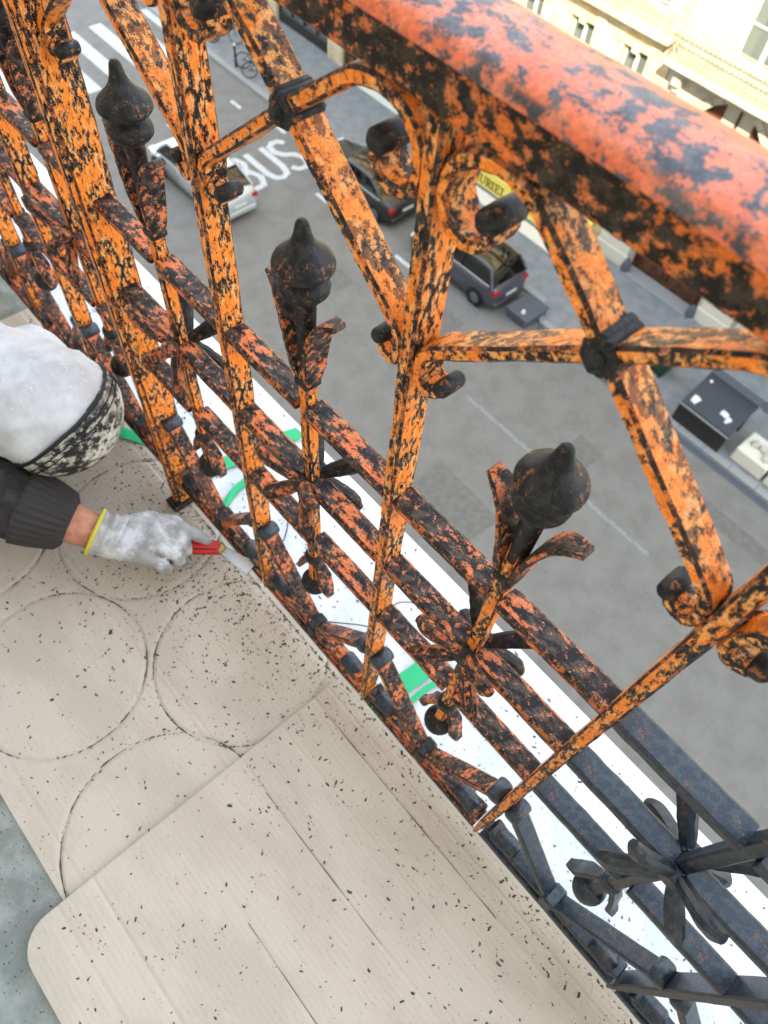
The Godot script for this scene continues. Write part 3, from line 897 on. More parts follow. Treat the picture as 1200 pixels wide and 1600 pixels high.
func build_street() -> void:
	structure("ground", flat([Vector2(-300, 200), Vector2(300, 200), Vector2(300, -300), Vector2(-300, -300)], STREET_Y - 0.25), M.pavement)
	structure("road", flat([Vector2(-120, -2.6), Vector2(90, -2.6), Vector2(90, -24), Vector2(-120, -24)], STREET_Y), M.asphalt)
	structure("near_pavement", slab([Vector2(-120, 0.9), Vector2(90, 0.9), Vector2(90, -3.6), Vector2(-120, -3.6)], STREET_Y - 0.1, STREET_Y + 0.13), M.pavement)
	# far pavement with a parking bay cut into it, edged by kerb stones
	var ky := STREET_Y + 0.13
	var edge := [Vector2(90, -16.95), Vector2(-9.75, -16.95), Vector2(-10.25, -17.35), Vector2(-10.35, -17.75), Vector2(-23.0, -17.75), Vector2(-24.2, -17.30), Vector2(-120, -17.55)]
	var inner := []
	for p in edge: inner.append(p + Vector2(0.0, -0.28))
	var poly := inner.duplicate()
	poly.append(Vector2(-120, -22.6))
	poly.append(Vector2(90, -22.6))
	poly.reverse()
	var pv := structure("far_pavement", slab(poly, STREET_Y - 0.1, ky - 0.006), M.pavement)
	# kerb stones, one by one where they can be told apart
	for i in edge.size() - 1:
		var a: Vector2 = edge[i]
		var b: Vector2 = edge[i + 1]
		if a.x > 6.0: a = a.lerp(b, (a.x - 6.0) / (a.x - b.x))
		if b.x < -50.0: b = a.lerp(b, (a.x + 50.0) / (a.x - b.x))
		var n := maxi(1, int(round(a.distance_to(b) / 1.0)))
		for k in n:
			var p := a.lerp(b, float(k) / n)
			var q := a.lerp(b, (k + 0.985) / n)
			var o := Vector2(0, -0.275)
			obj("kerb_stone", slab([p, p + o, q + o, q], STREET_Y - 0.05, ky + rng.randf_range(-0.004, 0.004)), M.granite, pv)
	# gutter of darker setts along the kerb
	structure("gutter", flat([Vector2(-9.7, -16.70), Vector2(30, -16.70), Vector2(30, -16.95), Vector2(-9.7, -16.95)], STREET_Y + 0.004), M.slate)
	# painted markings
	var mk := structure("road_markings", flat([Vector2(-8.99, -12.62), Vector2(-1.6, -12.62), Vector2(-1.6, -12.76), Vector2(-8.99, -12.76)], STREET_Y + 0.004), M.worn_marking, "white paint on the asphalt: lane line, zebra crossing and BUS lettering")
	for k in 9:
		var z := -6.6 - k * 1.33
		var sh := 0.05 * sin(k * 2.0)
		obj("crossing_stripe", flat([Vector2(-35.4, z + 0.30), Vector2(-30.7 + sh, z + 0.30), Vector2(-30.7 + sh, z - 0.32), Vector2(-35.4, z - 0.32)], STREET_Y + 0.004), M.marking, mk)
	for e in [[-26.9, -26.2, -16.15], [-27.0, -26.3, -13.10], [-24.4, -23.7, -16.6], [-19.9, -19.2, -15.2], [-15.4, -14.6, -15.30], [-13.9, -12.9, -15.25], [-9.9, -9.2, -16.05], [-2.1, -1.5, -14.2], [5.0, 9.0, -12.69], [-34.0, -31.0, -19.9]]:
		obj("lane_dash", flat([Vector2(e[0], e[2] + 0.08), Vector2(e[1], e[2] + 0.08), Vector2(e[1], e[2] - 0.08), Vector2(e[0], e[2] - 0.08)], STREET_Y + 0.004), M.marking, mk)
	for e in [[-7.6, -5.2, -10.2, -8.9, 0.1], [-12.4, -11.3, -14.9, -13.1, -0.05], [-3.2, 1.5, -15.6, -15.0, 0.0], [-18.5, -15.2, -13.2, -12.4, 0.02], [-5.6, -4.7, -14.4, -13.5, 0.06]]:
		obj("asphalt_repair", flat([Vector2(e[0], e[3] + e[4]), Vector2(e[1], e[3]), Vector2(e[1] + e[4], e[2]), Vector2(e[0] - e[4], e[2] - e[4])], STREET_Y + 0.003), M.asphalt_new, mk)
	# BUS: letters 2.1 m long, their tops towards -x
	build_letter(mk, [[Vector2(0, 0), Vector2(0, 2)], [Vector2(0, 2), Vector2(0.55, 1.95), Vector2(0.68, 1.55), Vector2(0.5, 1.12), Vector2(0, 1.05)], [Vector2(0, 1.05), Vector2(0.6, 0.95), Vector2(0.75, 0.5), Vector2(0.55, 0.05), Vector2(0, 0)]], Vector3(-21.45, 0, -13.35))
	build_letter(mk, [[Vector2(0, 2), Vector2(0, 0.5), Vector2(0.12, 0.1), Vector2(0.38, 0), Vector2(0.64, 0.1), Vector2(0.76, 0.5), Vector2(0.76, 2)]], Vector3(-21.45, 0, -14.42))
	build_letter(mk, [[Vector2(0.72, 1.72), Vector2(0.55, 1.96), Vector2(0.3, 2.0), Vector2(0.06, 1.85), Vector2(0.02, 1.45), Vector2(0.22, 1.12), Vector2(0.58, 0.9), Vector2(0.76, 0.55), Vector2(0.68, 0.15), Vector2(0.42, 0), Vector2(0.15, 0.06), Vector2(0, 0.32)]], Vector3(-21.45, 0, -15.45))
	# a small round cover in the pavement
	obj("inspection_cover", lathe([Vector2(0, 0.004), Vector2(0.19, 0.004), Vector2(0.21, -0.01)], 20, Vector3(-25.2, ky - 0.006, -20.6)), M.slate, pv)
	obj("inspection_cover", lathe([Vector2(0, 0.004), Vector2(0.27, 0.004), Vector2(0.29, -0.01)], 20, Vector3(-2.4, ky - 0.006, -20.1)), M.slate, pv)

func build_letter(parent: Node, strokes: Array, at: Vector3) -> void:
	# strokes in (across, up); across runs towards -z, up towards -x
	var st := begin()
	st.set_smooth_group(-1)
	var y := STREET_Y + 0.004
	for s in strokes:
		var pts := []
		for p in s: pts.append(Vector3(at.x - p.y * 1.02, y, at.z - p.x))
		var n := pts.size()
		var l := []
		var r := []
		for i in n:
			var t: Vector3 = (pts[mini(i + 1, n - 1)] - pts[maxi(i - 1, 0)]).normalized()
			var side := Vector3(-t.z, 0, t.x)
			var w := 0.135
			l.append(pts[i] - side * w)
			r.append(pts[i] + side * w)
		for i in n - 1:
			if (r[i] - l[i]).cross(r[i + 1] - l[i]).y > 0.0: quad(st, l[i], r[i], r[i + 1], l[i + 1])
			else: quad(st, l[i], l[i + 1], r[i + 1], r[i])
		y += 0.0015
	obj("bus_letter", done(st), M.marking, parent)

# ------------------------------------------------------------------ the houses across the street
func wall_pieces(st: SurfaceTool, x0: float, x1: float, y0: float, y1: float, z0: float, z1: float, holes: Array) -> void:
	# a wall between z0 (back) and z1 (front) with rectangular holes [x0, x1, y0, y1]
	var xs := [x0, x1]
	for h in holes:
		for v in [h[0], h[1]]:
			if not xs.has(v): xs.append(v)
	xs.sort()
	for i in xs.size() - 1:
		var xa: float = xs[i]
		var xb: float = xs[i + 1]
		var xm := (xa + xb) * 0.5
		var cuts := []
		for h in holes:
			if h[0] < xm and h[1] > xm: cuts.append([h[2], h[3]])
		cuts.sort_custom(func(a, b): return a[0] < b[0])
		var y := y0
		for c in cuts:
			if c[0] > y: add_box(st, Vector3(xa, y, z0), Vector3(xb, c[0], z1))
			y = c[1]
		if y < y1: add_box(st, Vector3(xa, y, z0), Vector3(xb, y1, z1))

func window_unit(parent: Node, x0: float, x1: float, y0: float, y1: float, z: float, curtain := true) -> void:
	# a casement: frame with mullion and transom, glass behind, curtains inside
	var st := begin()
	var f := 0.075
	add_box(st, Vector3(x0, y0, z - 0.06), Vector3(x0 + f, y1, z), 0.008)
	add_box(st, Vector3(x1 - f, y0, z - 0.06), Vector3(x1, y1, z), 0.008)
	add_box(st, Vector3(x0 + f, y0, z - 0.06), Vector3(x1 - f, y0 + f * 1.3, z), 0.008)
	add_box(st, Vector3(x0 + f, y1 - f, z - 0.06), Vector3(x1 - f, y1, z), 0.008)
	var xm := (x0 + x1) * 0.5
	add_box(st, Vector3(xm - 0.06, y0 + f * 1.3, z - 0.05), Vector3(xm + 0.06, y1 - f, z + 0.015), 0.008)
	for k in [0.36, 0.68]:
		var yy := lerpf(y0, y1, k)
		add_box(st, Vector3(x0 + f, yy - 0.02, z - 0.045), Vector3(xm - 0.06, yy + 0.02, z - 0.01), 0.005)
		add_box(st, Vector3(xm + 0.06, yy - 0.02, z - 0.045), Vector3(x1 - f, yy + 0.02, z - 0.01), 0.005)
	var w := obj("window", done(st), M.window_white, parent)
	obj("pane", box(Vector3(x0 + f, y0 + f, z - 0.035), Vector3(xm - 0.06, y1 - f, z - 0.028)), M.window_glass, w)
	obj("pane", box(Vector3(xm + 0.06, y0 + f, z - 0.035), Vector3(x1 - f, y1 - f, z - 0.028)), M.window_glass, w)
	if curtain:
		for e in [[x0 + 0.02, x0 + (x1 - x0) * 0.24], [x1 - (x1 - x0) * 0.24, x1 - 0.02]]:
			var cu := begin()
			var rows := []
			for q in 9:
				var cx := lerpf(e[0], e[1], q / 8.0)
				rows.append([Vector3(cx, y0 + 0.05, z - 0.14 - 0.03 * (q % 2)), Vector3(cx, y1 - 0.04, z - 0.14 - 0.03 * (q % 2))])
			cu.set_smooth_group(1)
			for q in 8: quad(cu, rows[q][0], rows[q + 1][0], rows[q + 1][1], rows[q][1])
			obj("curtain", done(cu), M.curtain, w)

func balustrade(parent: Node, x0: float, x1: float, y: float, z: float, mat: Material, h := 0.85) -> void:
	# an ornate cast-iron guard: rails, bars and rings
	var st := begin()
	for yy in [0.06, h * 0.8, h]:
		add_box(st, Vector3(x0, y + yy - 0.02, z - 0.02), Vector3(x1, y + yy + 0.02, z + 0.02))
	var g := obj("balustrade", done(st), mat, parent)
	var n := int((x1 - x0) / 0.16)
	var bs := begin()
	add_box(bs, Vector3(-0.011, 0.08, -0.011), Vector3(0.011, h * 0.8 - 0.02, 0.011))
	for k in 3:
		var ring := []
		var c := Vector3(0.0, 0.18 + k * 0.2, 0.0)
		for i in 9: ring.append(c + Vector3(cos(TAU * i / 8.0) * 0.068, sin(TAU * i / 8.0) * 0.085, 0))
		add_tube(bs, ring, 0.016, 0.016, 4)
	var bm := done(bs)
	for k in n:
		obj("baluster", bm, mat, g, Vector3(x0 + (k + 0.5) * (x1 - x0) / n, y, z))

func rooms(parent: Node, x0: float, x1: float, top: float) -> void:
	# the rooms behind the front: back wall, floors, party walls, roof
	var zf := FACADE_Z
	obj("back_wall", box(Vector3(x0, STREET_Y, zf - 6.0), Vector3(x1, top, zf - 5.7)), M.plaster, parent)
	for y in [-13.3, -9.55, -6.35, -3.05, 0.25, 3.4]:
		obj("room_floor", box(Vector3(x0 + 0.01, y - 0.2, zf - 5.7), Vector3(x1 - 0.01, y, zf - 0.5)), M.plaster, parent)
	for e in [x0, x1 - 0.3]:
		obj("party_wall", box(Vector3(e, STREET_Y, zf - 5.69), Vector3(e + 0.3, top, zf - 0.51)), M.plaster, parent)
	obj("roof", box(Vector3(x0, top + 0.003, zf - 6.2), Vector3(x1, top + 0.4, zf + 0.3)), M.slate, parent)

func build_far_houses() -> void:
	var zf := FACADE_Z
	# --- the house with the carriage door
	var h := thing("stone_house", "grey stone house with a brown double carriage door and a wide arched window", "house", Vector3.ZERO)
	var st := begin()
	var holes := [[-9.65, -6.62, STREET_Y + 0.1, -13.4]]
	for k in range(0, 7): holes.append([-9.25 + k * 3.1, -7.75 + k * 3.1, -9.25, -6.6])
	holes.append([-9.55, -7.15, -13.1, -10.18])
	for k in range(0, 7):
		for fl in 3: holes.append([-9.1 + k * 3.1, -7.8 + k * 3.1, -5.3 + fl * 3.2, -2.9 + fl * 3.2])
	for k in range(1, 6): holes.append([-9.4 + k * 3.1, -7.6 + k * 3.1, -16.0, -13.6])
	wall_pieces(st, -10.9, 12.0, STREET_Y, 6.5, zf - 0.5, zf, holes)
	obj("wall", done(st), M.pale_stone, h)
	rooms(h, -10.9, 12.0, 6.5)
	# arch over the wide window: a ring of voussoirs with the spandrels filled
	var cx := -8.35
	var cy := -11.39
	var rad := 1.2
	var sp := begin()
	for i in 20:
		var a0 := PI * i / 20.0
		var a1 := PI * (i + 1) / 20.0
		var p0 := Vector3(cx + cos(a0) * rad, cy + sin(a0) * rad, zf - 0.01)
		var p1 := Vector3(cx + cos(a1) * rad, cy + sin(a1) * rad, zf - 0.01)
		var q0 := Vector3(p0.x, -10.18, zf - 0.01)
		var q1 := Vector3(p1.x, -10.18, zf - 0.01)
		var d := Vector3(0, 0, -0.4)
		sp.set_smooth_group(-1)
		quad(sp, p0, q0, q1, p1)
		quad(sp, p0, p1, p1 + d, p0 + d)
	var spn := obj("spandrel", done(sp), M.pale_stone, h)
	for i in 11:
		var a0 := PI * i / 11.0 + 0.012
		var a1 := PI * (i + 1) / 11.0 - 0.012
		var vs := begin()
		var rings := []
		for a in [a0, (a0 + a1) * 0.5, a1]:
			var c := Vector3(cos(a), sin(a), 0)
			var ro := rad + (0.225 if i == 5 else 0.195)
			var z1 := 0.09 if i == 5 else 0.045
			var o := Vector3(cx, cy, zf)
			rings.append([o + c * rad + Vector3(0, 0, z1), o + c * rad + Vector3(0, 0, -0.2), o + c * ro + Vector3(0, 0, -0.2), o + c * ro + Vector3(0, 0, z1)])
		loft(vs, rings)
		obj("voussoir", done(vs), M.pale_stone, spn)
	var aw := begin()
	for x in [-9.51, -8.90, -7.80, -7.19]: add_box(aw, Vector3(x - 0.04, -13.1, zf - 0.30), Vector3(x + 0.04, -10.19, zf - 0.22))
	var awn := obj("arched_window", done(aw), M.door_wood, h)
	for e in [[-9.46, -8.95, M.door_wood], [-8.85, -8.39, M.curtain], [-8.31, -7.85, M.curtain], [-7.75, -7.24, M.door_wood]]:
		obj("pane", box(Vector3(e[0], -13.1, zf - 0.29), Vector3(e[1], -10.19, zf - 0.26)), e[2], awn)
	obj("mullion", box(Vector3(-8.39, -13.1, zf - 0.30), Vector3(-8.31, -10.19, zf - 0.22)), M.door_wood, awn)
	# carved keystone brackets and the projecting balcony above
	var cs := begin()
	add_box(cs, Vector3(-10.75, -9.95, zf), Vector3(12, -9.80, zf + 0.55), 0.03)
	add_box(cs, Vector3(-10.85, -9.80, zf), Vector3(12, -9.62, zf + 0.78), 0.04)
	var slabn := obj("balcony_slab", done(cs), M.pale_stone, h)
	for x in [-10.4, -6.3]:
		var kb := begin()
		add_box(kb, Vector3(x - 0.16, -10.40, zf), Vector3(x + 0.16, -9.952, zf + 0.40), 0.05)
		add_box(kb, Vector3(x - 0.13, -10.65, zf), Vector3(x + 0.13, -10.402, zf + 0.22), 0.05)
		obj("bracket", done(kb), M.pale_stone, slabn)
	balustrade(h, -10.75, 2.0, -9.62, zf + 0.68, M.iron_pale, 0.95)
	for k in range(0, 7):
		window_unit(h, -9.25 + k * 3.1, -7.75 + k * 3.1, -9.25, -6.6, zf - 0.18)
		for fl in 3: window_unit(h, -9.1 + k * 3.1, -7.8 + k * 3.1, -5.3 + fl * 3.2, -2.9 + fl * 3.2, zf - 0.18)
	for y in [-6.1, -2.4, 0.8, 4.4]:
		obj("string_course", box(Vector3(-10.9, y, zf), Vector3(12, y + 0.28, zf + 0.22), 0.04), M.pale_stone, h)
	# the carriage door: two leaves with raised panels, brass pulls, a stone step
	for e in [[-9.65, -8.15], [-8.12, -6.62]]:
		var leaf := obj("door", box(Vector3(e[0], STREET_Y + 0.16, zf - 0.36), Vector3(e[1], -13.4, zf - 0.28)), M.door_wood, h)
		for yy in [[STREET_Y + 0.3, STREET_Y + 0.85], [STREET_Y + 1.0, STREET_Y + 1.55], [STREET_Y + 1.7, STREET_Y + 3.2]]:
			obj("door_panel", box(Vector3(e[0] + 0.2, yy[0], zf - 0.28), Vector3(e[1] - 0.2, yy[1], zf - 0.235), 0.03), M.door_wood, leaf)
		obj("handle", tube([Vector3((e[0] + e[1]) * 0.5, STREET_Y + 1.12, zf - 0.20), Vector3((e[0] + e[1]) * 0.5 + 0.03, STREET_Y + 1.3, zf - 0.15), Vector3((e[0] + e[1]) * 0.5, STREET_Y + 1.48, zf - 0.20)], 0.035, 0.035, 8), M.brass, leaf)
	obj("door_step", box(Vector3(-9.9, STREET_Y + 0.12, zf - 0.4), Vector3(-6.4, STREET_Y + 0.165, zf + 0.32), 0.015), M.granite, h)
	for e in [[-11.15, -9.72], [-6.55, -5.2], [-5.15, -3.7], [-3.65, -1.2]]:
		var pb := begin()
		add_box(pb, Vector3(e[0], STREET_Y + 0.1, zf + 0.003), Vector3(e[1], STREET_Y + 0.62, zf + 0.13), 0.02)
		add_box(pb, Vector3(e[0] + 0.06, STREET_Y + 0.623, zf + 0.003), Vector3(e[1] - 0.06, STREET_Y + 1.45, zf + 0.09), 0.02)
		var pl := obj("pier_panel", done(pb), M.shop_white, h)
		obj("plaque", box(Vector3(e[0] + 0.45, STREET_Y + 1.0, zf + 0.091), Vector3(e[0] + 0.95, STREET_Y + 1.2, zf + 0.10)), M.iron_pale, pl)
	for x in [-9.62, -6.66]:
		obj("guard_stone", lathe([Vector2(0, 0.5), Vector2(0.09, 0.47), Vector2(0.15, 0.3), Vector2(0.19, 0.0)], 12, Vector3(x, STREET_Y + 0.12, zf + 0.14)), M.slate, h)
	for k in range(1, 6):
		obj("shop_window", box(Vector3(-9.4 + k * 3.1, -16.0, zf - 0.3), Vector3(-7.6 + k * 3.1, -13.6, zf - 0.25)), M.window_glass, h)
	# --- the house with the pairs of windows
	var g := thing("limestone_house", "warm limestone house with white windows above shops, left of the carriage door house", "house")
	var gs := begin()
	var gh := []
	for k in 11:
		var x := -12.62 - k * 2.12
		gh.append([x, x + 1.0, -12.5, -10.15])
		for fl in 4: gh.append([x, x + 1.0, -9.0 + fl * 3.3, -6.7 + fl * 3.3])
	var shops := [[-14.6, -11.45], [-17.2, -14.9], [-20.2, -17.6], [-24.6, -21.6], [-26.1, -25.0], [-30.9, -27.1], [-35.5, -31.6]]
	for s in shops: gh.append([s[0], s[1], STREET_Y + 0.1, -13.6])
	wall_pieces(gs, -36.0, -10.92, STREET_Y, 5.5, zf - 0.5, zf + 0.02, gh)
	obj("wall", done(gs), M.limestone, g)
	rooms(g, -36.0, -10.92, 5.5)
	for k in 11:
		var x := -12.62 - k * 2.12
		window_unit(g, x, x + 1.0, -12.5, -10.15, zf - 0.12)
		var sr := begin()
		add_box(sr, Vector3(x - 0.16, -12.5, zf + 0.023), Vector3(x - 0.002, -10.15, zf + 0.09), 0.015)
		add_box(sr, Vector3(x + 1.002, -12.5, zf + 0.023), Vector3(x + 1.16, -10.15, zf + 0.09), 0.015)
		add_box(sr, Vector3(x - 0.22, -10.148, zf + 0.023), Vector3(x + 1.22, -9.95, zf + 0.13), 0.02)
		add_box(sr, Vector3(x + 0.36, -10.25, zf + 0.131), Vector3(x + 0.64, -9.92, zf + 0.19), 0.03)
		obj("window_surround", done(sr), M.limestone, g)
		for fl in 4: window_unit(g, x, x + 1.0, -9.0 + fl * 3.3, -6.7 + fl * 3.3, zf - 0.12)
	for k in 12:
		var px := -11.50 - k * 2.12
		obj("pilaster", box(Vector3(px - 0.19, -13.2, zf + 0.023), Vector3(px + 0.19, -9.662, zf + 0.075), 0.02), M.limestone, g)
	var cz := begin()
	add_box(cz, Vector3(-36, -9.66, zf + 0.022), Vector3(-11.15, -9.52, zf + 0.30), 0.03)
	add_box(cz, Vector3(-36, -9.52, zf + 0.022), Vector3(-11.0, -9.36, zf + 0.48), 0.04)
	obj("cornice", done(cz), M.limestone, g)
	balustrade(g, -22.0, -11.05, -9.36, zf + 0.38, M.limestone, 0.8)
	for y in [-5.9, -2.6, 0.7, 4.2]:
		obj("string_course", box(Vector3(-36, y, zf + 0.022), Vector3(-10.95, y + 0.26, zf + 0.28), 0.04), M.limestone, g)
	# shop fronts
	for i in shops.size():
		var s: Array = shops[i]
		var mat: Material = [M.shop_yellow, M.shop_yellow, M.door_wood, M.shop_teal, M.door_wood, M.shop_dark, M.shop_dark][i]
		var sf := begin()
		var y0 := STREET_Y + 0.1
		add_box(sf, Vector3(s[0], y0, zf - 0.30), Vector3(s[1], y0 + 0.5, zf - 0.12), 0.02)
		add_box(sf, Vector3(s[0], -14.3, zf - 0.30), Vector3(s[1], -13.6, zf - 0.05), 0.02)
		var n := 4
		for k in n + 1:
			var x := lerpf(s[0] + 0.05, s[1] - 0.05, float(k) / n)
			add_box(sf, Vector3(x - 0.05, y0 + 0.5, zf - 0.28), Vector3(x + 0.05, -14.3, zf - 0.14), 0.01)
		var so := obj("shop_front", done(sf), mat, g)
		if i >= 5: so.set_meta("label", "black painted wooden shop front")
		for k in n:
			var xa := lerpf(s[0] + 0.05, s[1] - 0.05, float(k) / n) + 0.05
			var xb := lerpf(s[0] + 0.05, s[1] - 0.05, (k + 1.0) / n) - 0.05
			obj("pane", box(Vector3(xa, y0 + 0.5, zf - 0.22), Vector3(xb, -14.3, zf - 0.20)), M.window_glass, so)
	# yellow sign boards and a pale step under them
	for e in [[-17.3, -14.75], [-14.7, -11.5]]:
		var sb := obj("sign_board", box(Vector3(e[0], STREET_Y + 0.24, zf + 0.023), Vector3(e[1], STREET_Y + 0.95, zf + 1.05), 0.01), M.shop_yellow, g)
		if e[0] < -15.0:
			var tm := TextMesh.new()
			var font := SystemFont.new()
			font.font_names = PackedStringArray(["Droid Serif"])
			tm.font = font
			tm.text = "MURIEL"
			tm.font_size = 24
			tm.pixel_size = 0.020
			tm.depth = 0.02
			obj("lettering", tm, M.brown_print, sb, Vector3(-15.9, STREET_Y + 0.52, zf + 1.063))
		obj("stall_riser", box(Vector3(e[0] + 0.05, STREET_Y + 0.13, zf + 0.023), Vector3(e[1] - 0.05, STREET_Y + 0.235, zf + 1.0), 0.02), M.shop_white, g)
	obj("pale_step", box(Vector3(-17.0, STREET_Y + 0.12, zf + 1.12), Vector3(-11.9, STREET_Y + 0.16, zf + 1.75), 0.01), M.shop_white, g)
	obj("pale_step", box(Vector3(-24.8, STREET_Y + 0.12, zf + 0.03), Vector3(-17.6, STREET_Y + 0.16, zf + 0.45), 0.01), M.shop_white, g)

# ------------------------------------------------------------------ vehicles
func make_car(called: String, label: String, at: Vector3, spec: Dictionary) -> void:
	# front towards -x. Body loft, cabin glass, roof skin, pillars, wheels, lamps
	var L: float = spec.length
	var W: float = spec.width * 0.5
	var belt: float = spec.belt
	var top: float = spec.top
	var paint: Material = spec.paint
	var c := thing(called, label, "car", at, spec.get("turn", 0.0), "cars in the street")
	var hl := L * 0.5
	# stations: x, half width, bottom, top
	var stations := [[-hl, 0.62, 0.34, 0.50], [-hl + 0.05, 0.80, 0.24, 0.62], [-hl + 0.22, 0.92, 0.19, 0.72], [-hl + 0.55, 0.985, 0.18, spec.hood - 0.10], [-hl + 0.95, 1.0, 0.18, spec.hood], [-hl + spec.screen, 1.0, 0.18, belt - 0.02], [0.0, 1.0, 0.18, belt], [hl - 0.9, 1.0, 0.19, belt + 0.02], [hl - 0.35, 0.97, 0.22, belt + spec.tail_lift], [hl - 0.12, 0.90, 0.27, belt + spec.tail_lift - 0.06], [hl - 0.02, 0.80, 0.32, belt + spec.tail_lift - 0.22], [hl, 0.70, 0.36, 0.60]]
	var rings := []
	for s in stations:
		var w: float = W * s[1]
		var y0: float = s[2]
		var y1: float = s[3]
		var half := [Vector2(w * 0.86, y0), Vector2(w * 0.96, y0 + 0.05), Vector2(w, lerpf(y0, y1, 0.4)), Vector2(w * 0.985, lerpf(y0, y1, 0.75)), Vector2(w * 0.945, y1 - 0.045), Vector2(w * 0.86, y1 - 0.008), Vector2(w * 0.45, y1 + 0.02)]
		var ring := []
		for p in half: ring.append(Vector3(s[0], p.y, -p.x))
		for i in range(half.size() - 1, -1, -1): ring.append(Vector3(s[0], half[i].y, half[i].x))
		rings.append(ring)
	var st := begin()
	var n: int = rings[0].size()
	for i in rings.size() - 1:
		for j in n:
			var k := (j + 1) % n
			st.set_smooth_group(1)
			# rings run from -z over the top to +z: seen from +x this is counter-clockwise
			quad(st, rings[i][j], rings[i][k], rings[i + 1][k], rings[i + 1][j])
	st.set_smooth_group(-1)
	for j in range(1, n - 1):
		tri(st, rings[0][0], rings[0][j + 1], rings[0][j])
		tri(st, rings[-1][0], rings[-1][j], rings[-1][j + 1])
	var body := obj("body", done(st), paint, c)
	# cabin
	var x0: float = -hl + spec.screen
	var x1: float = x0 + spec.screen_run
	var x3: float = hl - spec.rear
	var x2: float = x3 - spec.rear_run
	var cab := begin()
	var crs := []
	for s in [[x0, 0.02, 0.0], [lerpf(x0, x1, 0.5), 0.52, 0.5], [x1, 0.95, 1.0], [lerpf(x1, x2, 0.4), 1.0, 1.0], [x2, 0.96, 1.0], [lerpf(x2, x3, 0.5), 0.58, 0.5], [x3, 0.03, 0.0]]:
		var yt: float = lerpf(belt, top - 0.03, s[1])
		var wb := W * 0.93
		var wt := lerpf(W * 0.90, W * 0.72, s[1])
		crs.append([Vector3(s[0], belt - 0.05, -wb), Vector3(s[0], yt - 0.04 * s[1], -wt), Vector3(s[0], yt, -wt * 0.88), Vector3(s[0], yt + 0.012, 0), Vector3(s[0], yt, wt * 0.88), Vector3(s[0], yt - 0.04 * s[1], wt), Vector3(s[0], belt - 0.05, wb)])
	for i in crs.size() - 1:
		for j in 6:
			cab.set_smooth_group(-1 if j in [0, 5] else 2)
			quad(cab, crs[i][j], crs[i][j + 1], crs[i + 1][j + 1], crs[i + 1][j])
	obj("windows", done(cab), M.dark_glass, c)
	var rf := begin()
	var rr := []
	for s in [[x1 - 0.06, -0.028], [lerpf(x1, x2, 0.15), 0.008], [lerpf(x1, x2, 0.5), 0.016], [lerpf(x1, x2, 0.85), 0.006], [x2 + 0.10, -0.03]]:
		var y: float = top + s[1]
		var w := W * 0.735
		rr.append([Vector3(s[0], y - 0.075, -w - 0.012), Vector3(s[0], y - 0.03, -w + 0.01), Vector3(s[0], y, -w * 0.84), Vector3(s[0], y + 0.014, 0), Vector3(s[0], y, w * 0.84), Vector3(s[0], y - 0.03, w - 0.01), Vector3(s[0], y - 0.075, w + 0.012)])
	for i in rr.size() - 1:
		for j in 6:
			rf.set_smooth_group(1)
			quad(rf, rr[i][j], rr[i][j + 1], rr[i + 1][j + 1], rr[i + 1][j])
	obj("roof", done(rf), spec.get("roof", paint), c)
	for sz in [-1.0, 1.0]:
		for e in [[x0 + 0.02, x1 - 0.02], [x3 - 0.02, x2 + 0.05]]:
			obj("pillar", tube([Vector3(e[0], belt - 0.02, sz * W * 0.915), Vector3(lerpf(e[0], e[1], 0.5), lerpf(belt, top, 0.49), sz * W * 0.835), Vector3(e[1], top - 0.06, sz * W * 0.745)], 0.05, 0.045, 6), paint, c)
		obj("pillar", tube([Vector3(lerpf(x1, x2, 0.42), belt - 0.02, sz * W * 0.925), Vector3(lerpf(x1, x2, 0.44), top - 0.06, sz * W * 0.74)], 0.04, 0.04, 6), M.trim, c)
		obj("window_trim", tube([Vector3(x0 + 0.25, belt + 0.005, sz * W * 0.945), Vector3(0, belt + 0.02, sz * W * 0.945), Vector3(x3 - 0.15, belt + 0.04, sz * W * 0.935)], 0.018, 0.018, 6), spec.get("trim", M.chrome), c)
		obj("mirror", box(Vector3(x0 + 0.35, belt - 0.04, sz * (W + 0.09) - 0.085), Vector3(x0 + 0.50, belt + 0.10, sz * (W + 0.09) + 0.085), 0.03), paint, c)
		obj("tail_lamp", box(Vector3(hl - 0.20, belt + spec.tail_lift - 0.33, sz * W * 0.76 - 0.15), Vector3(hl - 0.015, belt + spec.tail_lift - 0.15, sz * W * 0.76 + 0.13), 0.03), M.tail, c)
		obj("head_lamp", box(Vector3(-hl + 0.06, 0.56, sz * W * 0.70 - 0.16), Vector3(-hl + 0.36, 0.70, sz * W * 0.70 + 0.14), 0.03), M.lamp_clear, c)
		for wx in [-hl + 0.82, hl - 0.80]:
			var ax := Basis(Vector3.RIGHT, PI / 2 * sz)
			var wheel := obj("wheel", lathe([Vector2(0.20, 0.11), Vector2(0.30, 0.11), Vector2(0.325, 0.085), Vector2(0.33, 0.0), Vector2(0.325, -0.085), Vector2(0.28, -0.11), Vector2(0, -0.11)], 24, Vector3.ZERO, ax), M.tyre, c, Vector3(wx, 0.33, sz * (W - 0.10)))
			obj("rim", lathe([Vector2(0, 0.115), Vector2(0.05, 0.118), Vector2(0.07, 0.095), Vector2(0.17, 0.10), Vector2(0.205, 0.116), Vector2(0.21, 0.10)], 24, Vector3.ZERO, ax), M.rim, wheel)
			obj("wheel_arch", lathe([Vector2(0.33, 0.118), Vector2(0.385, 0.122), Vector2(0.39, 0.09)], 24, Vector3(wx, 0.34, sz * (W - 0.108)), ax), M.trim, c)
	obj("bumper", box(Vector3(hl - 0.10, 0.24, -W * 0.80), Vector3(hl + 0.03, 0.48, W * 0.80), 0.05), spec.get("bumper", paint), c)
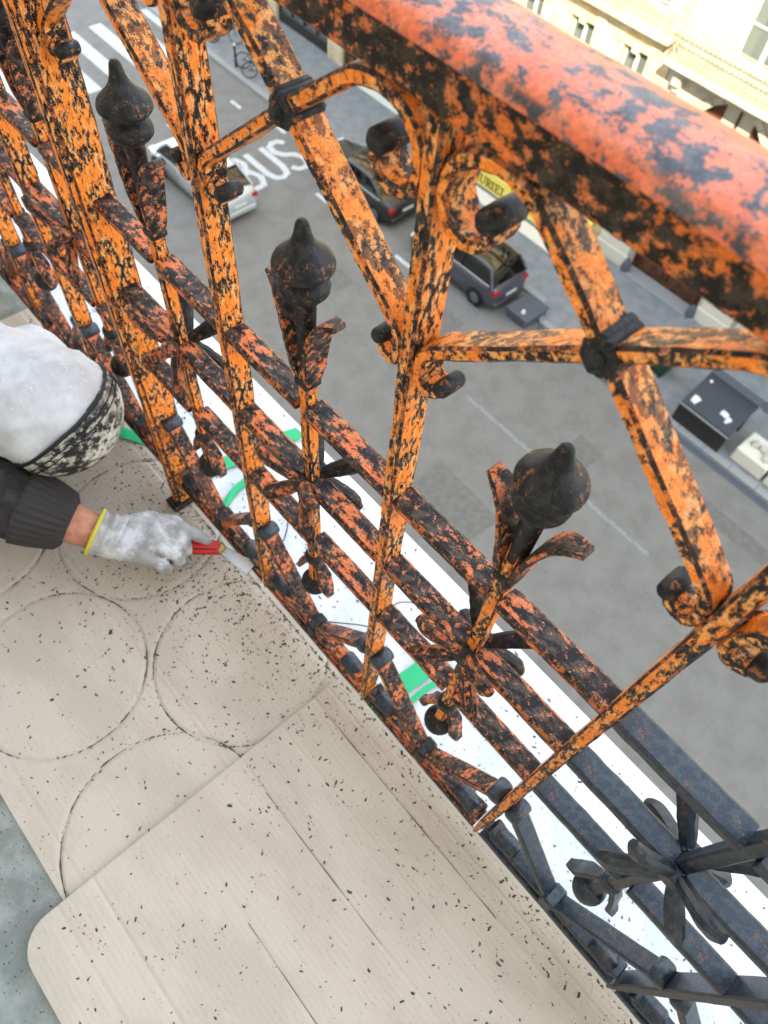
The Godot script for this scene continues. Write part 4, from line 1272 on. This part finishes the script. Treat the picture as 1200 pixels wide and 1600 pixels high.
	obj("bumper", box(Vector3(-hl - 0.02, 0.24, -W * 0.74), Vector3(-hl + 0.12, 0.46, W * 0.74), 0.05), spec.get("bumper", paint), c)
	obj("number_plate", box(Vector3(hl + 0.012, 0.60, -0.26), Vector3(hl + 0.028, 0.71, 0.26)), M.plate, body)

func build_vehicles() -> void:
	var silver := plain(Color(0.72, 0.76, 0.77), 0.25, 0.35)
	silver.clearcoat_enabled = true
	var black_paint := plain(Color(0.055, 0.06, 0.08), 0.15, 0.2)
	black_paint.clearcoat_enabled = true
	var grey := plain(Color(0.30, 0.30, 0.34), 0.22, 0.5)
	grey.clearcoat_enabled = true
	make_car("car", "silver hatchback driving past the BUS lettering on the road", Vector3(-22.75, STREET_Y, -11.95), {"length": 4.95, "width": 1.76, "belt": 0.98, "top": 1.56, "hood": 0.88, "screen": 0.85, "screen_run": 0.65, "rear": 0.30, "rear_run": 0.75, "tail_lift": 0.04, "paint": silver, "turn": 0.02})
	make_car("car", "black sedan with silver window trim parked ahead of the grey car", Vector3(-18.95, STREET_Y, -16.85), {"length": 4.85, "width": 1.88, "belt": 0.93, "top": 1.43, "hood": 0.86, "screen": 1.35, "screen_run": 0.8, "rear": 0.45, "rear_run": 0.95, "tail_lift": 0.06, "paint": black_paint, "roof": M.dark_glass})
	make_car("car", "grey sport utility car parked with its rear to the bay's kerb", Vector3(-13.25, STREET_Y, -16.72), {"length": 4.35, "width": 1.86, "belt": 1.06, "top": 1.62, "hood": 0.98, "screen": 1.15, "screen_run": 0.65, "rear": 0.16, "rear_run": 0.40, "tail_lift": 0.06, "paint": grey, "roof": M.dark_glass, "bumper": grey})

func build_street_things() -> void:
	var ky := STREET_Y + 0.125
	# bicycles at the kerb
	var spots := [[-28.1, -18.35, 0.9, "bicycle parked across the pavement with a basket, next to the kerb"], [-27.35, -18.15, 1.0, "bicycle parked closest to the zebra-side dash by the kerb"], [-30.6, -18.45, 0.85, "bicycle leaning beside the dark street pole"]]
	for e in spots:
		var b := thing("bicycle", e[3], "bicycle", Vector3(e[0], ky, e[1]), e[2], "bicycles parked on the far pavement")
		for wx in [-0.53, 0.53]:
			var ring := []
			for i in 25: ring.append(Vector3(wx + cos(TAU * i / 24.0) * 0.33, 0.345 + sin(TAU * i / 24.0) * 0.33, 0))
			var w := obj("wheel", tube(ring, 0.022, 0.022, 6), M.tyre, b)
			var sp := begin()
			for i in 8:
				var a := TAU * i / 8.0
				add_tube(sp, [Vector3(wx, 0.345, 0), Vector3(wx + cos(a) * 0.32, 0.345 + sin(a) * 0.32, 0)], 0.004, 0.004, 4)
			obj("spokes", done(sp), M.rim, w)
		var fr := begin()
		var bb := Vector3(-0.05, 0.30, 0)
		var seat := Vector3(-0.22, 0.78, 0)
		var head := Vector3(0.36, 0.82, 0)
		for p in [[bb, seat], [bb, head + Vector3(0.03, -0.12, 0)], [seat + Vector3(0.02, -0.08, 0), head], [bb, Vector3(-0.53, 0.345, 0)], [seat + Vector3(0.02, -0.08, 0), Vector3(-0.53, 0.345, 0)], [head, Vector3(0.53, 0.345, 0)], [head, head + Vector3(-0.05, 0.2, 0)]]:
			add_tube(fr, p, 0.02, 0.018, 6)
		obj("frame", done(fr), M.trim, b)
		obj("handlebar", tube([Vector3(0.2, 1.0, -0.28), Vector3(0.31, 1.03, -0.1), Vector3(0.31, 1.03, 0.1), Vector3(0.2, 1.0, 0.28)], 0.014, 0.014, 6), M.rim, b)
		obj("saddle", box(Vector3(-0.36, 0.83, -0.075), Vector3(-0.09, 0.89, 0.075), 0.025), M.trim, b)
		if e[0] == -28.1 or e[0] == -30.6:
			obj("basket", box(Vector3(0.45, 0.78, -0.17), Vector3(0.72, 1.0, 0.17), 0.02), M.rim, b)
	# street pole and a low post at the kerb
	var pole := thing("street_pole", "dark iron pole standing by the bicycles", "pole", Vector3(-31.2, ky, -18.3))
	obj("shaft", lathe([Vector2(0.0, 3.6), Vector2(0.05, 3.6), Vector2(0.055, 0.6), Vector2(0.09, 0.5), Vector2(0.11, 0.0)], 12), M.trim, pole)
	obj("finial", lathe([Vector2(0, 3.78), Vector2(0.06, 3.72), Vector2(0.07, 3.66), Vector2(0.03, 3.6)], 12), M.trim, pole)
	var bol := thing("bollard", "small pale topped bollard on the kerb by the bicycles", "bollard", Vector3(-28.75, ky, -17.75))
	obj("shaft", lathe([Vector2(0, 0.88), Vector2(0.05, 0.87), Vector2(0.055, 0.8), Vector2(0.045, 0.7), Vector2(0.06, 0.0)], 12), M.trim, bol)
	obj("cap", lathe([Vector2(0, 0.98), Vector2(0.05, 0.96), Vector2(0.075, 0.92), Vector2(0.05, 0.875)], 12), M.plate, bol)
	# refuse box behind the grey car
	var low := thing("planter_box", "low grey stone planter block in the bay behind the grey car", "planter", Vector3(-10.35, STREET_Y, -16.9))
	obj("block", box(Vector3(-0.45, 0.0, -0.55), Vector3(0.45, 0.32, 0.55), 0.04), M.slate, low)
	obj("rim", box(Vector3(-0.5, 0.321, -0.6), Vector3(0.5, 0.40, 0.6), 0.03), M.slate, low)
	obj("cap", lathe([Vector2(0, 0.12), Vector2(0.06, 0.10), Vector2(0.08, 0.0)], 10, Vector3(0.1, 0.40, 0.35)), M.plate, low)
	# green litter bin
	var bin := thing("litter_bin", "dark green litter bin on the far pavement", "bin", Vector3(-5.75, ky, -18.55))
	obj("body", box(Vector3(-0.28, 0.06, -0.3), Vector3(0.28, 0.95, 0.3), 0.04), M.green_bin, bin)
	obj("lid", box(Vector3(-0.31, 0.951, -0.33), Vector3(0.31, 1.04, 0.33), 0.03), M.green_bin, bin)
	for sx in [-0.2, 0.2]: obj("wheel", lathe([Vector2(0, 0.03), Vector2(0.09, 0.03), Vector2(0.09, -0.03), Vector2(0, -0.03)], 12, Vector3(sx, 0.09, 0.30), Basis(Vector3(0, 0, 1), PI / 2)), M.tyre, bin)
	# glazed terrace shelter: black glass roof with white patches for its reflections, grey side, steel gutter
	var sh := thing("terrace_shelter", "black glass-topped terrace shelter with a grey back panel by the kerb", "shelter", Vector3(-3.35, ky, -17.75))
	sh.scale = Vector3.ONE * 0.85
	for x in [-0.95, 0.95]:
		for z in [-0.85, 0.55]:
			obj("post", box(Vector3(x - 0.04, 0, z - 0.04), Vector3(x + 0.04, 1.44 if z < 0.0 else 0.91, z + 0.04), 0.005), M.trim, sh)
	var top := begin()
	top.set_smooth_group(-1)
	loft(top, [[Vector3(-1.05, 0.95, 0.62), Vector3(-1.05, 0.90, 0.62), Vector3(-1.05, 1.45, -0.85), Vector3(-1.05, 1.50, -0.85)], [Vector3(1.05, 0.95, 0.62), Vector3(1.05, 0.90, 0.62), Vector3(1.05, 1.45, -0.85), Vector3(1.05, 1.50, -0.85)]])
	obj("glass_top", done(top), plain(Color(0.05, 0.052, 0.055), 0.12), sh)
	for e in [[-0.72, 0.30, 0.13, 0.15], [0.38, 0.10, 0.14, 0.10], [0.62, 0.22, 0.08, 0.13], [-0.8, -0.55, 0.05, 0.05]]:  # white strips laid on the black glass to imitate its reflections
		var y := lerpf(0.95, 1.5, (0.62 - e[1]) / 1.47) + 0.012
		obj("painted_reflection", bar([Vector3(e[0] - e[2], y, e[1]), Vector3(e[0], y + 0.01, e[1] - 0.01), Vector3(e[0] + e[2], y, e[1] + 0.03)], 0.004, e[3], 0.001, Vector3(0, 0.35, -0.93)), M.plate, sh)
	obj("back_panel", box(Vector3(-1.05, 1.42, -1.25), Vector3(1.05, 1.52, -0.86), 0.02), M.slate, sh)
	obj("side_skirt", box(Vector3(-1.05, 0.0, 0.60), Vector3(1.05, 0.80, 0.66), 0.01), M.shop_dark, sh)
	obj("gutter", tube([Vector3(-1.08, 0.90, 0.68), Vector3(1.08, 0.90, 0.68)], 0.05, 0.05, 8), M.rim, sh)
	# stone bench blocks beside it
	var spots2 := [[-1.55, "pale stone planter with rubble beside the terrace shelter", 0.55], [-0.35, "plain pale stone block beyond the rubble planter", 0.5]]
	for e in spots2:
		var bl := thing("stone_block", e[1], "stone block", Vector3(e[0], ky, -17.85), 0.0, "stone blocks on the far pavement")
		obj("block", box(Vector3(-0.55, 0, -0.5), Vector3(0.55, e[2], 0.5), 0.04), M.shop_white, bl)
		if e[0] < -1.0:
			for q in 5:
				obj("rubble", lathe([Vector2(0, 0.16), Vector2(0.10, 0.13), Vector2(0.15, 0.05), Vector2(0.13, -0.02)], 7, Vector3(rng.randf_range(-0.35, 0.35), e[2], rng.randf_range(-0.3, 0.3)), Basis(Vector3.UP, rng.randf() * 3.0), 0.2), M.pale_stone, bl)

# ------------------------------------------------------------------ the worker
func capsules_mesh(bones: Array, k: float, cell: float, ripple := 0.0, freq := 30.0) -> ArrayMesh:
	# bones: [a, b, ra, rb]; smooth union of tapered capsules, meshed as surface nets
	var lo := Vector3(1e9, 1e9, 1e9)
	var hi := -lo
	for b in bones:
		var m: float = maxf(b[2], b[3]) + 2.0 * cell + ripple
		for p in [b[0], b[1]]:
			lo = lo.min(p - Vector3.ONE * m)
			hi = hi.max(p + Vector3.ONE * m)
	var nx := int((hi.x - lo.x) / cell) + 2
	var ny := int((hi.y - lo.y) / cell) + 2
	var nz := int((hi.z - lo.z) / cell) + 2
	var field := PackedFloat32Array()
	field.resize(nx * ny * nz)
	field.fill(1.0)
	for b in bones:
		var a: Vector3 = b[0]
		var ab: Vector3 = b[1] - a
		var l2 := maxf(ab.length_squared(), 1e-9)
		var m: float = maxf(b[2], b[3]) + k + 2.0 * cell
		var p0: Vector3 = (a.min(b[1]) - Vector3.ONE * m - lo) / cell
		var p1: Vector3 = (a.max(b[1]) + Vector3.ONE * m - lo) / cell
		for i in range(maxi(0, int(p0.x)), mini(nx, int(p1.x) + 2)):
			for j in range(maxi(0, int(p0.y)), mini(ny, int(p1.y) + 2)):
				for q in range(maxi(0, int(p0.z)), mini(nz, int(p1.z) + 2)):
					var p := lo + Vector3(i, j, q) * cell
					var t := clampf((p - a).dot(ab) / l2, 0.0, 1.0)
					var d: float = (p - a - ab * t).length() - lerpf(b[2], b[3], t)
					var id := (i * ny + j) * nz + q
					var e := field[id]
					var h := maxf(k - absf(d - e), 0.0) / k
					field[id] = minf(d, e) - h * h * k * 0.25
	if ripple > 0.0:
		var f := FastNoiseLite.new()
		f.seed = 5
		f.frequency = freq
		f.fractal_octaves = 2
		f.noise_type = FastNoiseLite.TYPE_SIMPLEX_SMOOTH
		for i in nx:
			for j in ny:
				for q in nz:
					var id := (i * ny + j) * nz + q
					if absf(field[id]) < 3.0 * cell + ripple:
						var p := lo + Vector3(i, j, q) * cell
						var w1 := f.get_noise_3d(p.x * 0.6 + p.y * 0.5, p.y * 1.6, p.z - p.x * 0.3)
						var w2 := f.get_noise_3d(p.x * 0.9 + 7.0, p.y * 2.4 - p.x, p.z * 1.3 + 3.0)
						field[id] += ripple * (0.6 * w1 - 0.9 * pow(1.0 - absf(w2), 6.0) + 0.35)
	var where := {}
	var verts: Array[Vector3] = []
	var corners := [[0, 0, 0], [1, 0, 0], [0, 1, 0], [1, 1, 0], [0, 0, 1], [1, 0, 1], [0, 1, 1], [1, 1, 1]]
	var edges := [[0, 1], [2, 3], [4, 5], [6, 7], [0, 2], [1, 3], [4, 6], [5, 7], [0, 4], [1, 5], [2, 6], [3, 7]]
	var st := begin()
	st.set_smooth_group(1)
	for i in nx - 1:
		for j in ny - 1:
			for q in nz - 1:
				var id := (i * ny + j) * nz + q
				var f0 := field[id]
				if absf(f0) > 2.5 * cell: continue
				var vals := []
				var neg := 0
				for c in corners:
					var v := field[((i + c[0]) * ny + j + c[1]) * nz + q + c[2]]
					vals.append(v)
					if v < 0.0: neg += 1
				if neg == 0 or neg == 8: continue
				var sum := Vector3.ZERO
				var n := 0
				for e in edges:
					var va: float = vals[e[0]]
					var vb: float = vals[e[1]]
					if (va < 0.0) != (vb < 0.0):
						var t := va / (va - vb)
						var ca: Array = corners[e[0]]
						var cb: Array = corners[e[1]]
						sum += Vector3(ca[0], ca[1], ca[2]).lerp(Vector3(cb[0], cb[1], cb[2]), t)
						n += 1
				where[id] = verts.size()
				verts.append(lo + (Vector3(i, j, q) + sum / n) * cell)
	var sx := ny * nz
	for id in where:
		var i: int = id / sx
		var j: int = (id / nz) % ny
		var q: int = id % nz
		var f0 := field[id]
		for ax in 3:
			var step: int = [sx, nz, 1][ax]
			var u: int = [nz, 1, sx][ax]
			var w: int = [1, sx, nz][ax]
			if id + step >= field.size(): continue
			var f1 := field[id + step]
			if (f0 < 0.0) == (f1 < 0.0): continue
			if not (where.has(id - u) and where.has(id - w) and where.has(id - u - w)): continue
			var a: Vector3 = verts[where[id]]
			var b: Vector3 = verts[where[id - u]]
			var c: Vector3 = verts[where[id - u - w]]
			var d: Vector3 = verts[where[id - w]]
			if f0 < 0.0: quad(st, a, b, c, d)
			else: quad(st, a, d, c, b)
	return done(st)

func build_worker() -> void:
	var man := thing("person", "kneeling person in white work trousers, dark sweater and white work glove scraping the railing", "person", Vector3.ZERO)
	var W := Vector3(-0.722, 0.030, 0.172)
	var E := Vector3(-0.905, 0.135, 0.318)
	var S := Vector3(-1.13, 0.36, 0.42)
	var S2 := Vector3(-1.27, 0.38, 0.70)
	var neck := Vector3(-1.17, 0.46, 0.56)
	var chest := Vector3(-1.24, 0.34, 0.54)
	var belly := Vector3(-1.36, 0.22, 0.52)
	var pelvis := Vector3(-1.44, 0.15, 0.48)
	var hip := Vector3(-1.38, 0.15, 0.37)
	var hip2 := Vector3(-1.46, 0.14, 0.60)
	var knee := Vector3(-0.862, 0.185, 0.130)
	var ankle := Vector3(-1.17, 0.02, 0.075)
	var toe := Vector3(-1.06, -0.035, 0.065)
	var knee2 := Vector3(-1.06, 0.02, 0.60)
	var ankle2 := Vector3(-1.42, 0.0, 0.70)
	var toe2 := Vector3(-1.50, -0.03, 0.72)
	var E2 := Vector3(-1.12, 0.12, 0.76)
	var W2 := Vector3(-1.00, 0.0, 0.62)
	var head := Vector3(-1.04, 0.58, 0.52)
	# body
	var body := capsules_mesh([[S, E, 0.045, 0.040], [E, E.lerp(W, 0.35), 0.042, 0.044], [E.lerp(W, 0.35), W, 0.044, 0.029], [S2, E2, 0.045, 0.038], [E2, W2, 0.040, 0.028], [S, S2, 0.06, 0.06], [neck, chest, 0.055, 0.13], [chest, belly, 0.13, 0.12], [belly, pelvis, 0.12, 0.13], [hip, knee, 0.085, 0.058], [hip2, knee2, 0.085, 0.055], [knee, ankle, 0.052, 0.035], [knee2, ankle2, 0.052, 0.035], [neck, head, 0.055, 0.05], [ankle, toe, 0.035, 0.03], [ankle2, toe2, 0.035, 0.03]], 0.03, 0.013)
	obj("body", body, M.skin, man)
	# head with face
	var fwd := Vector3(0.72, -0.55, -0.42).normalized()
	var side := fwd.cross(Vector3.UP).normalized()
	var upv := side.cross(fwd)
	var hb := []
	hb.append([head + upv * 0.03, head + upv * 0.02 + fwd * 0.03, 0.085, 0.075])
	hb.append([head + fwd * 0.03, head - upv * 0.06 + fwd * 0.06, 0.06, 0.04])
	hb.append([head + fwd * 0.10, head + fwd * 0.118 - upv * 0.03, 0.010, 0.015])
	hb.append([head + fwd * 0.085 - upv * 0.055 - side * 0.02, head + fwd * 0.085 - upv * 0.055 + side * 0.02, 0.012, 0.012])
	for q in [-1.0, 1.0]:
		hb.append([head + side * q * 0.078 - upv * 0.02, head + side * q * 0.085 + upv * 0.015, 0.014, 0.018])
		hb.append([head + fwd * 0.088 + side * q * 0.032 + upv * 0.012, head + fwd * 0.09 + side * q * 0.034 + upv * 0.012, 0.014, 0.014])
	obj("face", capsules_mesh(hb, 0.02, 0.007), M.skin, man)
	obj("hair", capsules_mesh([[head + upv * 0.05 - fwd * 0.01, head + upv * 0.02 - fwd * 0.04, 0.092, 0.085], [head - fwd * 0.05, head - fwd * 0.06 - upv * 0.04, 0.06, 0.05]], 0.02, 0.008, 0.004, 60.0), M.hair, man)
	# clothes
	var tr := obj("trousers", capsules_mesh([[pelvis, belly.lerp(pelvis, 0.4), 0.155, 0.14], [hip, hip.lerp(knee, 0.55), 0.118, 0.112], [hip.lerp(knee, 0.55), knee, 0.112, 0.088], [hip2, knee2, 0.115, 0.085], [knee, knee.lerp(ankle, 0.85), 0.082, 0.062], [knee2, ankle2, 0.08, 0.06], [hip, hip2, 0.12, 0.12]], 0.045, 0.009, 0.0055, 8.0), M.white_cloth, man)
	# knee pad: a stitched bowl over the lower front of the knee
	var axis := (hip - knee).normalized()
	var pole := Vector3(0.50, -0.78, -0.34).normalized()
	var pb := Basis(Quaternion(Vector3.UP, pole))
	var pp := []
	for i in 20:
		var a := deg_to_rad(84.0) * i / 19.0
		pp.append(Vector2(sin(a), cos(a)) * (0.1035 - 0.0045 * pow(i / 19.0, 6.0)))
	pp.append(Vector2(sin(deg_to_rad(85.0)), cos(deg_to_rad(85.0))) * 0.092)
	var kp := obj("knee_pad", lathe(pp, 40, knee, pb, 0.015), M.knee_pad, man)
	for e in [[84.0, 0.0030, 0.1000], [77.0, 0.0010, 0.1038], [72.0, 0.0010, 0.1040]]:
		var rimp := []
		for j in 41:
			var a := TAU * j / 40.0
			var el := deg_to_rad(e[0] + 1.5 * sin(a * 3.0))
			rimp.append(knee + pb * (Vector3(sin(el) * cos(a), cos(el), -sin(el) * sin(a)) * e[2]))
		obj("stitched_rim", tube(rimp, e[1], e[1], 6), M.pad_rubber, kp)
	# seams of the trousers
	for e in [[0.10, 0.55], [0.62, 0.35]]:
		var seam := []
		for i in 20:
			var f := i / 19.0
			var c := hip.lerp(knee, 0.25 + 0.7 * f)
			var up := (Vector3.UP - axis * axis.y).normalized()
			var sd := axis.cross(up)
			var an: float = e[0] + e[1] * f * 0.4
			seam.append(c + (up * cos(an) - sd * sin(an)) * (0.1135 - 0.021 * f * f))
		obj("seam", tube(seam, 0.0016, 0.0016, 5), M.thread, tr)
	for e in [[ankle, toe], [ankle2, toe2]]:
		var d: Vector3 = (e[1] - e[0]).normalized()
		obj("shoe", capsules_mesh([[e[0], e[1], 0.048, 0.036], [e[1], e[1] + Vector3(d.x, 0, d.z) * 0.05, 0.036, 0.030]], 0.02, 0.008), M.knee_pad, man)
	var cuff := E.lerp(W, 0.80)
	var cuff0 := E.lerp(W, 0.48)
	obj("sweater", capsules_mesh([[S, E, 0.075, 0.066], [E, cuff0, 0.066, 0.058], [S2, E2, 0.07, 0.06], [E2, E2.lerp(W2, 0.85), 0.06, 0.045], [S, S2, 0.09, 0.09], [neck, chest, 0.075, 0.165], [chest, belly, 0.165, 0.155], [belly, pelvis, 0.15, 0.15]], 0.04, 0.010, 0.009, 12.0), M.sweater, man)
	# ribbed cuff
	var cs := begin()
	var dirc := (cuff - cuff0).normalized()
	var n1 := dirc.cross(Vector3.UP).normalized()
	var n2 := dirc.cross(n1)
	var crings := []
	var ra := 120
	for i in 12:
		var f := i / 11.0
		var p := cuff0.lerp(cuff, f)
		var base := lerpf(0.0640, 0.0455, f) + 0.002 * sin(f * PI)
		if i == 0: base = 0.052
		if i == 11: base = 0.036
		var ring := []
		for j in ra:
			var a := TAU * j / ra
			var rr := base + (0.0016 if j % 4 < 2 else -0.0014)
			ring.append(p + (n1 * cos(a) + n2 * sin(a)) * rr)
		crings.append(ring)
	loft(cs, crings, true, false, 1)
	obj("ribbed_cuff", done(cs), M.cuff, man)
	build_hand(man, W, (W - E).normalized())
	# the other hand rests on the floor
	var l := (W2 - E2).normalized()
	var lf := Vector3(l.x, -0.1, l.z).normalized()
	var ls := lf.cross(Vector3.UP).normalized()
	var lb := [[W2 - l * 0.03, W2 + lf * 0.02, 0.034, 0.031]]
	for q in 4:
		var o := (q - 1.5) * 0.021
		var kn := W2 + lf * (0.088 - absf(o) * 0.3) + ls * o
		lb.append([W2 + lf * 0.02 + ls * o * 0.5, kn, 0.020, 0.0125])
		lb.append([kn, kn + lf * 0.036 + ls * o * 0.2 + Vector3.DOWN * 0.012, 0.0112, 0.0105])
		lb.append([kn + lf * 0.036 + ls * o * 0.2 + Vector3.DOWN * 0.012, kn + lf * 0.066 + ls * o * 0.3 + Vector3.DOWN * 0.028, 0.0105, 0.0088])
	lb.append([W2 + lf * 0.02 + ls * 0.015, W2 + lf * 0.055 + ls * 0.050 + Vector3.DOWN * 0.008, 0.019, 0.0135])
	lb.append([W2 + lf * 0.055 + ls * 0.050 + Vector3.DOWN * 0.008, W2 + lf * 0.092 + ls * 0.060 + Vector3.DOWN * 0.02, 0.0135, 0.0095])
	obj("glove", capsules_mesh(lb, 0.007, 0.004), M.glove, man)

func build_hand(man: Node, W: Vector3, arm: Vector3) -> void:
	# right hand, palm down, in a white glove, closed on the knife
	var h := Vector3(0.735, -0.02, -0.678).normalized()
	var s := Vector3(h.z, 0, -h.x) * -1.0
	s = s.normalized()          # towards the little finger
	var u := s.cross(h).normalized()
	if u.y < 0.0: u = -u
	var at := func(a: float, b: float, c: float) -> Vector3: return W + h * a + s * b + u * c
	var bones := []
	bones.append([at.call(0.010, 0.0, 0.002), at.call(0.022, 0.0, 0.002), 0.031, 0.030])
	for e in [[-0.030, 0.008], [-0.010, 0.012], [0.012, 0.010], [0.032, 0.004]]:
		bones.append([at.call(0.012, e[0] * 0.55, 0.0), at.call(0.088 - absf(e[0] + 0.01) * 0.25, e[0], e[1]), 0.021, 0.0125])
	# fingers: knuckle, middle, last joint, tip
	var chains := [
		[[0.084, -0.030, 0.008], [0.124, -0.031, 0.001], [0.147, -0.028, -0.010], [0.164, -0.025, -0.019]],
		[[0.088, -0.010, 0.012], [0.128, -0.009, -0.002], [0.134, -0.009, -0.028], [0.116, -0.010, -0.042]],
		[[0.083, 0.012, 0.010], [0.121, 0.014, -0.005], [0.124, 0.013, -0.030], [0.104, 0.010, -0.042]],
		[[0.077, 0.033, 0.004], [0.107, 0.036, -0.009], [0.110, 0.034, -0.028], [0.094, 0.030, -0.038]]]
	for c in chains:
		var r := 0.0112 if c != chains[3] else 0.0098
		for i in 3:
			bones.append([at.call(c[i][0], c[i][1], c[i][2]), at.call(c[i + 1][0], c[i + 1][1], c[i + 1][2]), r - i * 0.0008, r - (i + 1) * 0.0008])
	bones.append([at.call(0.020, -0.020, -0.006), at.call(0.062, -0.047, -0.014), 0.019, 0.0145])
	bones.append([at.call(0.062, -0.047, -0.014), at.call(0.100, -0.050, -0.019), 0.0142, 0.0125])
	bones.append([at.call(0.100, -0.050, -0.019), at.call(0.132, -0.039, -0.023), 0.0125, 0.0098])
	var g := obj("glove", capsules_mesh(bones, 0.007, 0.0032, 0.0016, 70.0), M.glove, man)
	# knitted wrist of the glove with a yellow hem
	var kn := begin()
	var rings := []
	var n1 := arm.cross(Vector3.UP).normalized()
	var n2 := arm.cross(n1)
	var back := W - arm * 0.012
	for i in 15:
		var f := i / 14.0
		var p := back.lerp(W + h * 0.030, f)
		var r := lerpf(0.0375, 0.0350, f) + 0.0016 * sin(f * 16.0)
		var ring := []
		for j in 48: ring.append(p + (n1 * cos(TAU * j / 48.0) + n2 * sin(TAU * j / 48.0)) * (r + (0.0004 if j % 2 == 0 else -0.0004)))
		rings.append(ring)
	loft(kn, rings, true, false, 1)
	obj("knitted_wrist", done(kn), M.glove, g)
	var hem := []
	for j in 33: hem.append(back + (n1 * cos(TAU * j / 32.0) + n2 * sin(TAU * j / 32.0)) * 0.0378)
	obj("hem", tube(hem, 0.0036, 0.0036, 8), M.glove_hem, g)
	# the knife: red and black grip, steel bolster, blade
	var k := thing("scraper_knife", "red and black handled scraper knife held in the white glove", "knife")
	var a0: Vector3 = at.call(0.050, -0.004, -0.024)
	var a1: Vector3 = at.call(0.182, -0.022, -0.032)
	var tip := Vector3(-0.527, 0.010, 0.017)
	obj("grip", bar(smooth_path([a0, a0.lerp(a1, 0.4) + u * 0.002, a1], 6), 0.0085, 0.0115, 0.004, s, [Vector2(0.8, 0.8), Vector2(1, 1), Vector2(1.05, 1.0), Vector2(0.9, 0.9)], 0.0), M.pad_rubber, k)
	obj("grip_inlay", bar([a0.lerp(a1, 0.45) + u * 0.0070, a0.lerp(a1, 0.75) + u * 0.0080, a0.lerp(a1, 1.02) + u * 0.0060], 0.0035, 0.0085, 0.002, s, [], 0.0), M.red_grip, k)
	obj("grip_inlay", bar([a0.lerp(a1, 0.70) + s * 0.010, a0.lerp(a1, 1.04) + s * 0.009], 0.006, 0.0045, 0.002, s, [], 0.0), M.red_grip, k)
	var d := (tip - a1).normalized()
	obj("bolster", bar([a1, a1 + d * 0.014], 0.0055, 0.0075, 0.0015, s, [], 0.0), M.brass, k)
	obj("blade", bar([a1 + d * 0.010, a1.lerp(tip, 0.55), tip], 0.0011, 0.0105, 0.0005, s, [Vector2(1, 0.75), Vector2(1, 1), Vector2(0.6, 1.15)], 0.0), M.steel, k)
